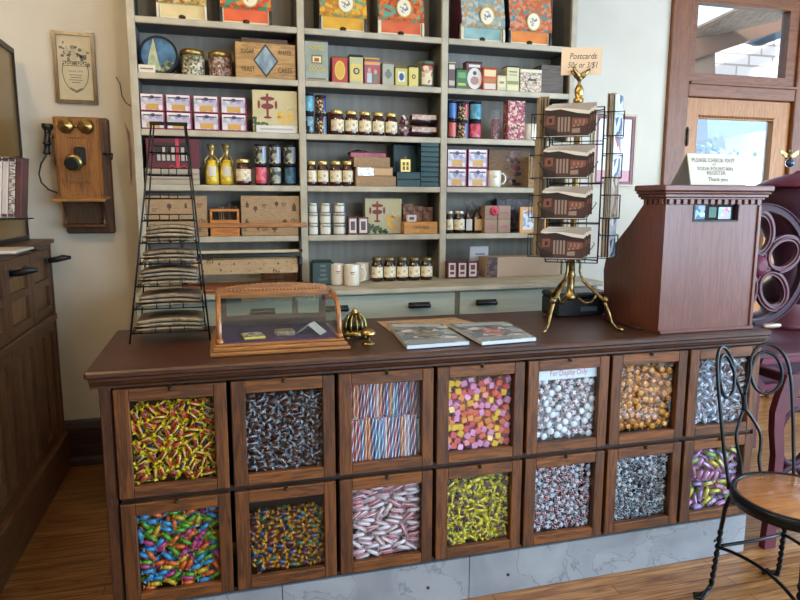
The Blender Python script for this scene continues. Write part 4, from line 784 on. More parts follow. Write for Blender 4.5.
DG = mottled('#17383c', '#1c4246', 8, .45); DG2 = mat('#14323a', .5)
x, w, h = span(393.5, 420.5, 145, z, 3.53); carton('green_carton', 'large dark green carton standing behind the gold ornament', 'box', 0, 0, 0, z, 3.53, .06, DG, wh=(x, w, h))
x, w, h = span(397, 420.5, 172, z, 3.423)
for i in range(2): carton('green_flat_box', '%s dark green flat box under the gold ornament' % ('lower', 'upper')[i], 'box', 0, 0, 0, z+i*h/2, 3.423, .065, DG, [DG2], [(1, .0, 1, .8, .88)], wh=(x, w, h/2-.0012), group='two green boxes below the ornament')
x, w, hh2 = span(401, 411, 156, z+h, 3.433); t = thing('gold_ornament', 'small gold house ornament standing on dark green flat boxes', 'ornament', (x, 3.448, z+h)); mb = MB(); mb.bbox((-w/2, -.008, 0), (w/2, .008, hh2*.8), .002); mb.mi = 1; mb.plate(-w*.3, w*.3, hh2*.12, hh2*.62, -.0086); mb.mi = 0; mb.plate(-w*.06, w*.06, hh2*.12, hh2*.62, -.0092); mb.plate(-w*.3, w*.3, hh2*.35, hh2*.4, -.0092); obj('house', mb, [mat('#d8bc74', .3, .6), mat('#6a5224', .4, .5)], t)
mb = MB(); mb.tube([(.006*math.cos(a), 0, hh2*.8+.008+.006*math.sin(a)) for a in [2*PI*k/10 for k in range(10)]], .0012, 5, True); obj('hanging_loop', mb, BRASS, t)
x, w, h = span(421, 439, 142, z, 3.423)
for i in range(9): carton('green_flat_box', 'dark green flat box, %s from the bottom of the tall stack' % ORD[i], 'box', 0, 0, 0, z+i*h/9, 3.423, .08, DG, [DG2], [(1, 0, 1, .78, .9)], wh=(x, w, h/9-.0012), group='tall stack of green flat boxes')
for r_ in range(2):
    for i, (a, c) in enumerate([(447.5, 467), (468.5, 488)]):
        x, w, h = span(a, c, 149.5, z, 3.428); violet('white and lilac candy box, %s of four beside the cream mug' % (('lower left', 'lower right'), ('upper left', 'upper right'))[r_][i], a, c, 150, z+r_*(h/2+.001), 3.428, 'four stacked lilac candy boxes', (x, w, h/2-.001))
mug('white mug with small print in front of the kraft bag', 488.5, 504, 170.5, z, 3.423, 1)
x, w, h = span(489, 530, 150, z, 3.55); o = carton('kraft_bag', 'brown kraft gift bag with a dark red figure shape behind the white mug', 'bag', 0, 0, 0, z, 3.55, .07, newsprint('#8a6e52', '#4a3626', 30, 120), wh=(x, w, h)); mb = MB()
for i in range(26): mb.disc((w*random.gauss(.12, .1), -.0362-.0002*(i % 4), h*random.uniform(.08, .92)), w*random.uniform(.03, .1), h*random.uniform(.03, .08), n=9)
obj('printed_figure', mb, printed(['#3a1c20', '#6a2a2c', '#8a5a48', '#2a1a1c'], 40), o)
carton('kraft_bag', 'narrow kraft bag at the end of the fourth shelf by the postcard rack', 'bag', 529, 541, 157, z, 3.443, .05, newsprint('#a08460', '#5a4630', 40, 140))
# ------------------------------------------------------------------ fifth shelf
z = SZ[4]
KBD = newsprint('#a88b68', '#4e3d2c', 26, 110, blot=.3)
def adverts(o, w, h, y, n, seed, cx=0., z0=0.):
    '''little old fashioned advertisement cuts and headings printed on kraft board'''
    rr = random.Random(seed); mb = o if isinstance(o, MB) else MB(); cols = max(1, int(round(n/2)))
    for i in range(cols):
        for j in range(2):
            x = cx-w/2+w*(i+.5+rr.uniform(-.2, .2))/cols; zc = z0+h*(.28+.46*j+rr.uniform(-.07, .07)); s = h*rr.uniform(.06, .11); k = rr.randrange(4)
            if k == 0: mb.plate(x-s*.5, x+s*.5, zc-s, zc+s*.5, y); mb.plate(x-s*.2, x+s*.2, zc+s*.5, zc+s*1.1, y)
            elif k == 1: mb.disc((x, y, zc), s*.7, s*.8, n=12); mb.plate(x-s*.15, x+s*.15, zc-s*1.3, zc, y-.0001)
            elif k == 2: mb.text(rr.choice(['SALE', 'TONIC', 'SOAP', 'FINE', 'TEA']), s*1.1, x, zc, y, sx=.8)
            else:
                for q in range(3): mb.plate(x-s, x+s*(1-.3*q), zc-s*.5*q, zc-s*.5*q+s*.22, y)
    if mb is not o: obj('printed_adverts', mb, mat('#54443a', .8), o)
o = carton('kraft_board_box', 'kraft printed board box behind the newspaper rack', 'box', 145, 206.5, 196, z, 3.443, .06, KBD); _, w, h = span(145, 206.5, 196, z, 3.443); adverts(o, w, h, -.0308, 8, 3)
o = carton('kraft_board_box', 'wide kraft printed board box beside the wooden card holder', 'box', 240.5, 299.5, 196, z, 3.443, .06, KBD); _, w, h = span(240.5, 299.5, 196, z, 3.443); adverts(o, w, h, -.0308, 12, 5)
x, w, h = span(209.5, 239, 209, z, 3.433); OW = wood('#a86428', '#c8823c', 'x', .45); t = thing('card_holder', 'orange wooden holder with a slot full of cards', 'holder', (x, 3.433, z))
mb = MB(); mb.bbox((-w/2, 0, 0), (w/2, .008, h*.6), .002); mb.bbox((-w/2, 0, h*.9), (w/2, .008, h), .002); mb.bbox((-w/2, 0, h*.6), (-w/2+.012, .008, h*.9), .001); mb.bbox((w/2-.012, 0, h*.6), (w/2, .008, h*.9), .001); mb.box((-w/2, .008, 0), (-w/2+.008, .1, h)); mb.box((w/2-.008, .008, 0), (w/2, .1, h)); mb.box((-w/2, .092, 0), (w/2, .1, h)); mb.box((-w/2, .008, 0), (w/2, .1, .006)); obj('box', mb, OW, t)
for i in range(12):
    mb = MB(); mb.box((-.001, 0, 0), (.001, .07, h*.9+random.uniform(.015, .035))); o = tag(obj('recipe_card', mb, mat(random.choice(['#5a4438', '#8a7a68', '#3a302a', '#b8aa94', '#6a5648']), .7), None, (x-w/2+.014+i*(w-.028)/11, 3.448, z+.0065), random.uniform(-.05, .05)), 'card standing in the orange wooden holder', 'card', 'cards in the wooden holder')
TIN = mat('#b9bcb8', .3, .5); TL = mat('#dcd6c8', .5)
xs = [span(a, c, 222, z, 3.433) for a, c in [(308.3, 319), (320, 332), (333.5, 347)]]
for r_ in range(3):
    for i, (x, w, h) in enumerate(xs):
        hs = [0, .058, .116, .168]; xo = x
        if r_ == 2: w = w*.86
        round_tin('white_tin', '%s pale tin in the %s row of the stacked pyramid' % (('left', 'middle', 'right')[i], ('bottom', 'middle', 'top')[r_]), 'tin', 0, 0, 0, z+hs[r_], 3.433, TIN, mat('#c9ccc8', .3, .6), .012, patch=(TL, 215, 320, .12, .72), xr=(xo, w, hs[r_+1]-hs[r_]-.001), group='pale stacked tins')
for i, (a, c) in enumerate([(348, 357.5), (358, 368.5)]): carton('maroon_carton', '%s small maroon carton with white printed window beside the fountain board' % ('left', 'right')[i], 'box', a, c, 217, z, 3.428, .04, '#5a2430', ['#cfc4bc', '#4a3a3e'], [(1, .14, .86, .1, .9), (2, .28, .72, .25, .75)], group='two maroon cartons')
fountain_board('pale gift box with red fountain and yellow leaves in the middle section', 365, 401.5, 198.5, z, 3.475, .05, '#aeac92')
x, w, h = span(404, 437.5, 222, z, 3.423); t = carton('wooden_tray', 'orange lettered wooden tray holding brown packets', 'tray', 0, 0, 0, z, 3.423, .1, wood('#a8702c', '#c88c40', 'x', .5), wh=(x, w, h)); mb = MB(); mb.text('COFFEE MINTS', .024, 0, h*.52, -.0515, sx=.6); obj('lettering', mb, mat('#5a2a18', .6), t)
for i, (a, c, py) in enumerate([(403, 413, 204), (413.5, 423, 206), (423.5, 433, 207)]):
    x1, w1_, h1 = span(a, c, py, z+h, 3.49); carton('brown_packet', '%s brown printed packet standing in the wooden tray' % ('left', 'middle', 'right')[i], 'packet', 0, 0, 0, z+h+.0005, 3.49, .03, printed(['#5a3828', '#7a5038', '#8a6244', '#4a2c20'], 60), wh=(x1, w1_, h1), rotz=(0, -.1, -.12)[i], group='brown packets in tray')
x1, w1_, h1 = span(407, 416.5, 215, z+h, 3.428); carton('white_packet', 'small white label packet in front of the brown packets', 'packet', 0, 0, 0, z+h+.0005, 3.428, .02, '#c9c2c0', ['#5a3a48'], [(1, .25, .75, .3, .7)], wh=(x1, w1_, h1))
for i, (a, c) in enumerate([(447, 454.5), (455.5, 466.5)]): jar('amber label jar, %s of two beside the right section post' % ORD[i], a, c, 211, z, 3.433, 'two amber label jars', mat('#b8b6a8', .3, .5), JB2)
for i, (a, c) in enumerate([(467.5, 475), (475.5, 485)]):
    x, w, h = span(a, c, 200, z, 3.443); r = w/2; t = thing('cocoa_bottle', '%s small tied bottle with a pale label beside the two amber jars' % ('left', 'right')[i], 'bottle', (x, 3.49, z), group='small tied bottles'); mb = MB(); mb.lathe([(r*.9, 0), (r, .005), (r, h*.5), (r*.4, h*.62), (r*.4, h*.68)], n=14); obj('body', mb, mat('#3a2416', .2, 0, .5), t)
    mb = MB(); mb.plate(-r*.8, r*.8, h*.08, h*.42, -r*1.02); obj('paper_label', mb, mat(('#c9c2c0', '#c29a5a')[i], .5), t); mb = MB()
    for k in range(7): a_ = k*.9; mb.tube([(0, 0, h*.66), (r*.5*math.cos(a_), r*.4*math.sin(a_), h*.82), (r*1.2*math.cos(a_), r*.6*math.sin(a_), h*(.92+.08*Rnd()))], [.003, .003, .0015], 5)
    obj('tied_top', mb, mottled('#8a8c94', '#3a3c44', 60, .3), t)
KW = mottled('#a88e7c', '#94796a', 10, .7)
for r_ in range(2):
    for i, (a, c) in enumerate([(485, 497.8), (498.2, 511)]):
        x, w, h = span(a, c, 205.5, z, 3.433); carton('kraft_candy_box', '%s kraft box with red script in the block of four' % (('lower left', 'lower right'), ('upper left', 'upper right'))[r_][i], 'box', 0, 0, 0, z+r_*h/2, 3.433, .09, KW, ['#b04a4a'], [(1, .2, .8, .3+.1*i, .36+.1*i), (1, .3, .85, .5, .54)], wh=(x, w-.001, h/2-.001), group='four kraft boxes with red script')
x, w, h = span(488, 501, 206, z, 3.43); mb = MB()
for k in range(9): a_ = 2*PI*k/9; mb.sphere((.014*math.cos(a_), 0, .014*math.sin(a_)), .012, 8, 5, (1, .4, 1))
mb.sphere((0, -.006, 0), .011, 8, 5); tag(obj('pink_bow', mb, mat('#c83a58', .4), None, (x, 3.425, z+h-.028)), 'bright pink bow on the front of the kraft boxes', 'bow')
carton('dark_packet', 'dark printed packet behind the yellow framed print', 'packet', 497, 541, 199, z, 3.56, .04, printed(['#2a2226', '#3e3034', '#5a4448', '#221c24'], 50))
x, w, h = span(520.5, 548, 207, z, 3.423); t = thing('framed_card', 'yellow wooden frame with a blue and white print beside the postcard rack', 'frame', (x, 3.428, z)); mb = MB(); mb.ring([(-w/2, 0), (w/2, 0), (w/2, h), (-w/2, h)], [(-w/2+.017, .017), (w/2-.017, .017), (w/2-.017, h-.017), (-w/2+.017, h-.017)], -.006, .008); obj('frame', mb, mat('#d89a44', .4), t); mb = MB(); mb.box((-w/2+.01, .002, .01), (w/2-.01, .006, h-.01)); obj('print', mb, printed(['#c9d4dc', '#8aa6c4', '#d8dce0', '#d8dce0', '#a88a7a'], 50), t)
# ------------------------------------------------------------------ ledge
z = LZ
x, w, h = span(308, 329, 258.5, z, 3.4)
mb = MB(); mb.bbox((-w/2, -.045, 0), (w/2, .045, h*.94), .004); mb.bbox((-w/2+.008, -.037, h*.94), (w/2-.008, .037, h), .003); o = tag(obj('green_tea_box', mb, mat('#0f2f2e', .4), None, (x, 3.3, z)), 'dark green box with silver lettering on the ledge beside the mugs', 'box')
t = MB(); [t.text(s_, .018, 0, h*q, -.0462, sx=.8) for s_, q in (('FINE', .78), ('TEAS', .6), ('AND', .42), ('CANDY', .24))]; obj('lettering', t, mat('#8a9a98', .4), o)
def fix(px0, px1, pyt, pyb):
    """place by the foot of the object on the ledge"""
    p = at((px0+px1)/2, pyb, Z=LZ); Y = p.y; x, w, h = span(px0, px1, pyt, LZ, Y); return Y, x, w, h
for lab, a, c, t_, b_, hd, lg in (('cream mug at the left of three beside the green box', 331.5, 346, 264.5, 285.5, 0, True), ('cream mug in front with its handle turned right', 345.5, 361, 265.5, 286.5, 1, True), ('cream mug standing behind the other two, nearest the jars', 357, 371, 263.5, 281, 1, False)):
    p = at((a+c)/2, b_, Z=LZ); mug(lab, a, c, t_, LZ, p.y, hd, lg, None)
for i, (a, c) in enumerate([(372.5, 384), (385, 397), (398, 409.5), (410, 421.5), (422.5, 434)]): jar('jam jar, %s from the left in the row of five beside the mugs' % ORD[i], a, c, 258, z, 3.33, 'five jam jars on the ledge', mat('#7a6e48', .3, .7), JB2)
for i, (a, c) in enumerate([(447.5, 457), (457.5, 467.5), (468, 478)]): carton('maroon_carton', 'small maroon carton with white printed window, %s of three on the ledge' % ORD[i], 'box', a, c, 261.5, z, 3.36, .04, '#5a2430', ['#d0c4be', '#5a3a40'], [(1, .14, .86, .1, .9), (2, .28, .72, .25, .4), (2, .28, .72, .5, .8)], group='three maroon cartons on the ledge')
carton('sign_card', 'white and maroon card standing behind the maroon cartons', 'card', 470, 488.5, 246.5, z, 3.5, .004, '#b4b8c0', ['#5a1c30', '#6a6a78'], [(1, .12, .95, .16, .5), (2, .3, .8, .7, .76)])
x, w, h = span(487, 561, 257.5, z, 3.36); carton('long_carton', 'long plain kraft carton with a dark printed end on the ledge', 'box', 0, 0, 0, z, 3.36, .12, mottled('#b09c88', '#a48f7a', 4, .7), [printed(['#3a2a28', '#6a5048', '#54403a'], 60), '#a08c76'], [(1, 0, .14, 0, 1)], wh=(x, w, h))
# ------------------------------------------------------------------ paper cutter on the ledge
pc = thing('paper_roll_cutter', 'black iron paper roll cutter with a wooden bar and printed kraft roll', 'paper cutter', (.15, 3.2, LZ))
WB = wood('#8a5528', '#a87038', 'x', .5)
def loc(px, py, Y): p = at(px, py, Y=Y); return (p.x-.15, Y-3.2, p.z-LZ)
mb = MB(); mb.bbox((-.33, -.1, 0), (.262, .16, .018), .004); obj('base', mb, wood('#7a4422', '#96582e', 'x', .45), pc)
for sx in (-.315, .24):
    mb = MB(); mb.tube([(sx, .1, .018), (sx, .07, .06), (sx, .05, .12), (sx, .05, .3)], [.013, .009, .008, .008], 8); mb.bbox((sx-.009, .03, .11), (sx+.009, .09, .15), .003); mb.bbox((sx-.006, .0, .175), (sx+.006, .06, .19), .002); mb.lathe([(.016, .018), (.016, .024), (.008, .03)], (sx, .1, 0), 12); obj('bracket', mb, BLACK, pc)
mb = MB(); a, c = at(197, 227, Y=3.21), at(307, 227, Y=3.21); mb.bbox((a.x-.15, -.005, .296), (c.x-.15, .018, .32), .004); obj('cutting_bar', mb, WB, pc)
mb = MB(); mb.bbox((-.32, .03, .172), (.245, .05, .186), .003); obj('tear_bar', mb, mat('#c2b596', .5), pc)
mb = MB(); mb.bbox((-.32, .042, .15), (.245, .06, .17), .003); obj('blade', mb, BLACK, pc)
mb = MB(); b_ = mb.lathe([(.012, -.285), (.042, -.283), (.042, .228), (.012, .23)], n=24); mb.xf(b_, Matrix.Translation((0, .1, .11)) @ Matrix.Rotation(PI/2, 4, 'Y')); obj('paper_roll', mb, newsprint('#b49a74', '#4e3d2c', 22, 90, blot=.3), pc)
mb = MB(); mb.box((-.27, .052, .07), (.225, .054, .14)); mb.mi = 1; adverts(mb, .48, .07, .0515, 14, 9, -.02, .07); obj('paper_sheet', mb, [newsprint('#b49a74', '#4e3d2c', 22, 90, blot=.3), mat('#54443a', .8)], pc)
# woven basket behind the roll
x, w, h = span(262, 299, 271, LZ, 3.45); t = thing('wicker_basket', 'low woven brown basket behind the paper roll', 'basket', (x, 3.5, LZ)); mb = MB(); n = 26
for r_ in range(5):
    pts = [((w/2+.004*math.sin(k*PI+r_*PI))*math.cos(2*PI*k/n), (.05+.004*math.sin(k*PI+r_*PI))*math.sin(2*PI*k/n), .008+r_*h/5) for k in range(n)]; mb.tube(pts, h/10.5, 6, True)
mb.lathe([(w/2*.96, 0), (w/2*.96, .004)], sy=.048/(w/2*.96)); obj('weave', mb, mottled('#5a3a24', '#8a6240', 60, .6, bump=.4), t)
# ------------------------------------------------------------------ newspaper rack on the counter
BLK = mat('#15161a', .38, .3)
nr = thing('newspaper_rack', 'black wire newspaper rack tapering to the top at the left end of the counter', 'rack', (-.17, 2.42, ZT))
FB = [(-.131, -.125), (.128, -.13)]; BB = [(-.118, .08), (.11, .07)]; HT = .745; FT = [(-.036, .0), (.076, .0)]; BT = [(-.03, .03), (.07, .03)]
def lerp(a, c, u): return tuple(a[i]+(c[i]-a[i])*u for i in range(len(a)))
for s in range(2):
    mb = MB(); mb.tube([(*FB[s], .0045), (*lerp(FB[s], FT[s], .5), HT*.5), (*FT[s], HT)], .0032, 7); obj('front_upright', mb, BLK, nr)
    mb = MB(); mb.tube([(*BB[s], .0045), (*BT[s], HT)], .0028, 7); obj('rear_upright', mb, BLK, nr)
mb = MB(); mb.bbox((FT[0][0]-.006, -.006, HT-.008), (FT[1][0]+.006, .002, HT+.004), .002); mb.tube([(*FT[0], HT), (*BT[0], HT), (*BT[1], HT), (*FT[1], HT)], .0032, 6); obj('top_bar', mb, BLK, nr)
tiers = [.045, .125, .2, .275, .345, .42, .495, .575, .65]
for i, zt in enumerate(tiers):
    u = zt/HT; f0, f1 = lerp(FB[0], FT[0], u), lerp(FB[1], FT[1], u); b0, b1 = lerp(BB[0], BT[0], u), lerp(BB[1], BT[1], u)
    mb = MB(); zl = zt-.006; loop = [(*f0, zl), (*f1, zl), (*b1, zl), (*b0, zl)]; mb.tube(loop, .0026, 6, True)
    up_ = .022; fx0, fx1 = (f0[0]+.01, f0[1]-.012), (f1[0]-.01, f1[1]-.012); mb.tube([(*b0, zl), (*fx0, zl), (*fx0, zl+up_), (*fx1, zl+up_), (*fx1, zl), (*b1, zl)], .0022, 6)
    for q in (.3, .5, .7):
        pf, pb = lerp(fx0, fx1, q), lerp(b0, b1, q); mb.tube([(*pf, zl+up_), (*pf, zl), (*pb, zl)], .0018, 5)
    obj('wire_tray', mb, BLK, nr)
NP = newsprint('#a08e72', '#2a2620', 34, 150, blot=.6, vert='y'); NP2 = newsprint('#8a7a62', '#2a2620', 34, 150, blot=.7, vert='y'); NPE = mottled('#a89880', '#6a5e50', 30, .8, stretch=(1, 1, 8))
def folded_paper(w, d, t, sag=.006):
    mb = MB(); n = 9; m_ = 7; prof = [(-d/2+t*.5-t*.5*math.cos(a)*1.2, t/2+t/2*math.sin(a)) for a in [PI/2-PI*k/6 for k in range(7)]]
    prof = [(d/2, t)]+[(-d/2+t*.5-t*.6*math.sin(PI*k/6), t/2+t/2*math.cos(PI*k/6)) for k in range(7)]+[(d/2, 0)]
    N_ = len(prof)
    for i in range(n+1):
        u = i/n; xx = -w/2+w*u; dz = sag*(4*u*(1-u))+random.uniform(-.0006, .0006)
        for (y, zz_) in prof: mb.v.append((xx, y+random.uniform(-.0008, .0008), zz_+dz))
    for i in range(n):
        for k in range(N_-1): mb.f.append((i*N_+k, (i+1)*N_+k, (i+1)*N_+k+1, i*N_+k+1)); mb.m.append(0 if k == 0 else (1 if k < 8 else 0)); mb.sm.append(True)
        mb.f.append((i*N_+N_-1, (i+1)*N_+N_-1, (i+1)*N_, i*N_)); mb.m.append(1); mb.sm.append(False)
    mb.f.append(tuple(range(N_))); mb.m.append(1); mb.sm.append(False); mb.f.append(tuple(n*N_+k for k in range(N_))[::-1]); mb.m.append(1); mb.sm.append(False)
    return mb
PN = ['bottom', 'second lowest', 'middle', 'fourth', 'fifth']
for i, cnt in enumerate([3, 3, 4, 3, 4]):
    zt = tiers[i]; u = zt/HT; f0, f1 = lerp(FB[0], FT[0], u), lerp(FB[1], FT[1], u); b0 = lerp(BB[0], BT[0], u); w = (f1[0]-f0[0])-.024; d = (b0[1]-f0[1])*.92; xm = (f0[0]+f1[0])/2; ym = (b0[1]+f0[1])/2
    zc = zt-.002
    for k in range(cnt):
        tk = random.uniform(.009, .012); sg_ = .004 if k == 0 else .0045+.002*k
        o = obj('folded_newspaper', folded_paper(w*random.uniform(.91, .95), d*random.uniform(.94, 1.0), tk, sg_), [random.choice([NP, NP2]), random.choice([NP, NPE, NP2])], None, (-.17+xm+random.uniform(-.003, .003), 2.42+ym-.004, ZT+zc), random.uniform(-.03, .03))
        tag(o, 'folded yellowed newspaper, %s in the %s tray of the wire rack' % (ORD[k]+' from below', PN[i]), 'newspaper', 'newspapers in the wire rack'); zc += tk+.0022
# ------------------------------------------------------------------ curved glass display case
OAK = wood('#7a4a22', '#a06a34', 'x', .35, coat=.4); OAKZ = wood('#7a4a22', '#a06a34', 'z', .35, coat=.4)
dc = thing('display_case', 'small oak display case with curved glass front and carved crest', 'display case', (.182, 2.22, ZT))
w0 = .222; mb = MB(); mb.bbox((-w0, -.172, 0), (w0, .165, .012), .003); mb.bbox((-w0+.008, -.163, .012), (w0-.008, .158, .026), .004); mb.bbox((-w0+.016, -.152, .026), (w0-.016, .15, .034), .002); obj('base', mb, OAK, dc)
fr = [(-.135, .034), (-.135, .07), (-.128, .105), (-.11, .135), (-.08, .155), (-.04, .166), (.0, .168)]
for sx in (-1, 1):
    mb = MB(); mb.tube([(sx*.192, y, z_) for y, z_ in fr], .0085, 10); mb.lathe([(.011, .034), (.013, .04), (.01, .05)], (sx*.192, -.135, 0), 12); obj('curved_stile', mb, OAKZ, dc)
    mb = MB(); mb.prism([(y+.004, z_-.004) for y, z_ in fr]+[(.14, .164), (.14, .034)], sx*.192-.002, sx*.192+.002, 'yz'); obj('end_pane', mb, glass_mat('#eef4f2', 1.), dc)
mb = MB(); mb.bbox((-.2, -.004, .16), (.2, .15, .176), .003); obj('case_top', mb, OAK, dc)
mb = MB(); N_ = 40; poly = [(-.175, .174), (.175, .174)]+[(.175-.35*i/N_, .174+(.008 if i in (0, N_) else (.02+.012*math.sin(PI*i/N_)+.003*(i % 2)))) for i in range(N_+1)]
mb.prism(poly, 0, .012); 
for i in range(26): mb.sphere((-.15+.3*i/25, -.001, .185), .0045, 6, 4, (1, .5, 1))
obj('carved_crest', mb, OAK, dc)
mb = MB(); gp = [(y-.001, z_) for y, z_ in fr]
for i in range(len(gp)-1):
    (y0, z0), (y1, z1) = gp[i], gp[i+1]; b_ = mb.add([(-.186, y0, z0), (.186, y0, z0), (.186, y1, z1), (-.186, y1, z1)], [(0, 1, 2, 3)], True)
obj('curved_glass', mb, glass_mat('#eef4f2', 2.2), dc)
mb = MB(); mb.ring([(-.19, .034), (.19, .034), (.19, .16), (-.19, .16)], [(-.165, .075), (.165, .075), (.165, .148), (-.165, .148)], .138, .146); obj('back_frame', mb, wood('#3a2418', '#54362a', 'x', .5), dc)
mb = MB(); mb.box((-.17, .14, .07), (.17, .143, .152)); obj('back_pane', mb, glass_mat('#dfe8e8', 1.), dc)
mb = MB(); mb.box((-.184, -.13, .034), (.184, .137, .038)); obj('velvet_lining', mb, mat('#3d2352', .9), dc)
def inside(name, label, cat, mb, ms, x, y, rz=0, zz=.0385): return tag(obj(name, mb, ms, None, (dc.location.x+x, dc.location.y+y, ZT+zz), rz), label, cat)
mb = MB(); mb.bbox((-.034, -.04, 0), (.034, .04, .007), .001); mb.mi = 1; mb.box((-.031, -.038, .007), (.031, .038, .0078)); inside('card_pack', 'yellow edged pack of cards lying on purple velvet in the display case', 'cards', mb, [mat('#d8c23a', .4), printed(['#d6cfc0', '#8a8478', '#b9b2a4', '#4a4a48'], 90)], -.085, -.07, .12)
mb = MB(); mb.bbox((-.032, -.03, 0), (.032, .03, .016), .004); inside('pocket_tin', 'small dull oval tin on purple velvet in the middle of the display case', 'tin', mb, mottled('#6a5444', '#9a8a74', 90, .4), .02, -.06)
mb = MB(); mb.prism([(-.045, 0), (-.042, 0), (.0, .03), (.042, 0), (.045, 0), (.0, .034)], -.03, .03); mb.mi = 1; mb.plate(-.03, .03, 0, .001, 0); inside('folded_card', 'folded grey card propped like a tent in the display case', 'card', mb, [mat('#b8b4b4', .5), mat('#b8b4b4', .5)], .11, -.05, -.5)
# ------------------------------------------------------------------ bells
x, Y = .456, 2.235; t = thing('ornate_twist_bell', 'large ornate pierced brass counter bell', 'bell', (x, Y, ZT)); PB = mottled('#5a4a26', '#b8a468', 70, .3, metal=.9, bump=.3)
mb = MB(); mb.lathe([(.044, .008), (.05, .012), (.05, .022), (.043, .026), (.04, .03)], n=24)
for k in range(4): a = PI/4+k*PI/2; mb.sphere((.045*math.cos(a), .045*math.sin(a), .006), .0075, 8, 5, (1.2, 1.2, .8))
obj('base', mb, PB, t)
mb = MB(); mb.lathe([(.036, .03), (.035, .05), (.028, .07), (.014, .083), (.004, .088)], n=22); obj('bell_cup', mb, mat('#3d3420', .35, .8), t)
for k in range(12):
    a = 2*PI*k/12; mb = MB(); mb.tube([(r_*math.cos(a), r_*math.sin(a), z_) for r_, z_ in ((.041, .028), (.0415, .045), (.038, .062), (.028, .078), (.012, .09))], [.0045, .0032, .0032, .003, .0025], 6); obj('pierced_rib', mb, PB, t)
mb = MB(); mb.lathe([(.012, .086), (.014, .09), (.008, .095), (.009, .099), (.004, .105)], n=14); obj('plunger', mb, BRASS, t)
x, Y = .478, 2.115; t = thing('service_bell', 'small brass desk bell on a round foot in front of the ornate bell', 'bell', (x, Y, ZT)); mb = MB(); mb.lathe([(.023, 0), (.023, .003), (.014, .008), (.006, .014), (.0055, .032)], n=20); obj('foot', mb, OLDBRASS, t)
mb = MB(); mb.lathe([(.025, .033), (.0255, .037), (.022, .046), (.012, .052), (.002, .054)], n=22); obj('dome', mb, BRASS, t)
# ------------------------------------------------------------------ papers and magazines on the counter
def sheetpile(name, label, cat, q, t, ms, zo=0., group=None):
    P = [at(px, py, Z=ZT) for px, py in q]; c = sum(P, Vector())/4
    mb = MB(); mb.add([(p.x-c.x, p.y-c.y, 0) for p in P]+[(p.x-c.x, p.y-c.y, t) for p in P], [(0, 1, 2, 3), (4, 7, 6, 5), (0, 4, 5, 1), (1, 5, 6, 2), (2, 6, 7, 3), (3, 7, 4, 0)]); mb.m = [1, 0, 1, 1, 1, 1]
    return tag(obj(name, mb, ms, None, (c.x, c.y, ZT+zo)), label, cat, group), c, P
KM = newsprint('#b89a78', '#6a5038', 30, 90, vert='y'); PG = mat('#c4ccd2', .5)
sheetpile('kraft_menu', 'kraft printed menu sheet under the magazines', 'paper', [(377, 322), (392, 333), (482, 325), (455, 318)], .002, [KM, KM])
MGA = printed(['#7a8088', '#9aa4ac', '#5a626a', '#c2c8cc', '#8a8a80', '#6a747a'], 26, .25)
def magazine(label, q, col, head):
    o, c, P = sheetpile('magazine', label, 'magazine', q, .012, [PG, PG], .0025, 'two thick glossy magazines')
    top = MB(); cc = [(p.x-c.x, p.y-c.y, .0125) for p in P]; top.add(cc[:], [(0, 3, 2, 1)]); m_ = lambda u, v: tuple(cc[0][i]*(1-u)*(1-v)+cc[3][i]*u*(1-v)+cc[2][i]*u*v+cc[1][i]*(1-u)*v for i in range(2))
    for mi, u0, u1, v0, v1, dz in ((1, .06, .94, .04, .2, .0004), (2, .3, .62, .38, .75, .0004), (3, .05, .95, .8, .97, .0004)):
        top.mi = mi; top.add([(*m_(u0, v0), .0125+dz), (*m_(u1, v0), .0125+dz), (*m_(u1, v1), .0125+dz), (*m_(u0, v1), .0125+dz)], [(0, 3, 2, 1)])
    obj('cover', top, [MGA, mat('#aeb8be', .25), col, mat('#8c969e', .25)], o)
# the quad corners run back left, front left, front right, back right
magazine('glossy grey landscape magazine on the kraft menu sheet, beside the bells', [(387, 327), (407, 350), (469, 345.5), (442, 327.5)], printed(['#6a6a62', '#8a8a80', '#4a4a48'], 40), 0)
magazine('glossy magazine with pink figure on its cover, near the postcard rack foot', [(449, 327.5), (482, 346), (536, 341.5), (506, 325)], printed(['#b08a84', '#8a5a58', '#9a9490'], 40), 1)
# ------------------------------------------------------------------ cash register cabinet
MH = wood('#5a2e24', '#6c3e31', 'z', .34, coat=.35); MHX = wood('#5a2e24', '#6c3e31', 'x', .34, coat=.35)
rg = thing('register_cabinet', 'tall mahogany cash register housing with dentil cornice and sloping sides', 'cash register', (1.757, 2.006, ZT))
RW = .208; RH = .49; mb = MB()
mb.add([(-RW, 0, 0), (RW, 0, 0), (RW+.008, 0, RH), (-RW+.003, 0, RH), (-RW, .02, 0), (RW, .02, 0), (RW+.008, .02, RH), (-RW+.003, .02, RH)], [])
X0, X1, Z0, Z1 = -.084, .106, .415, .475
mb = MB(); mb.ring([(-RW, 0), (RW, 0), (RW+.003, RH), (-RW, RH)], [(X0, Z0), (X1, Z0), (X1, Z1), (X0, Z1)], 0, .016); obj('front_panel', mb, MH, rg)
mb = MB(); mb.box((X0-.001, .012, Z0-.001), (X1+.001, .016, Z1+.001)); win = obj('display_window', mb, mat('#0c1418', .08, 0, .6), rg)
mb = MB(); mb.plate(X0+.012, -.03, Z0+.004, Z1-.006, .0105); mb.mi = 1; mb.plate(.03, .085, Z0+.004, Z1-.012, .0105); mb.mi = 2; mb.plate(-.012, .02, Z0+.01, Z1-.012, .0105); obj('price_flag', mb, [printed(['#7fb4cc', '#b8d4e0', '#3f6a86', '#9aa8c4'], 60, .2), printed(['#c4a8cc', '#8fc4d8', '#b87a94', '#d4dce8'], 60, .2), mat('#3a6a5e', .2)], win)
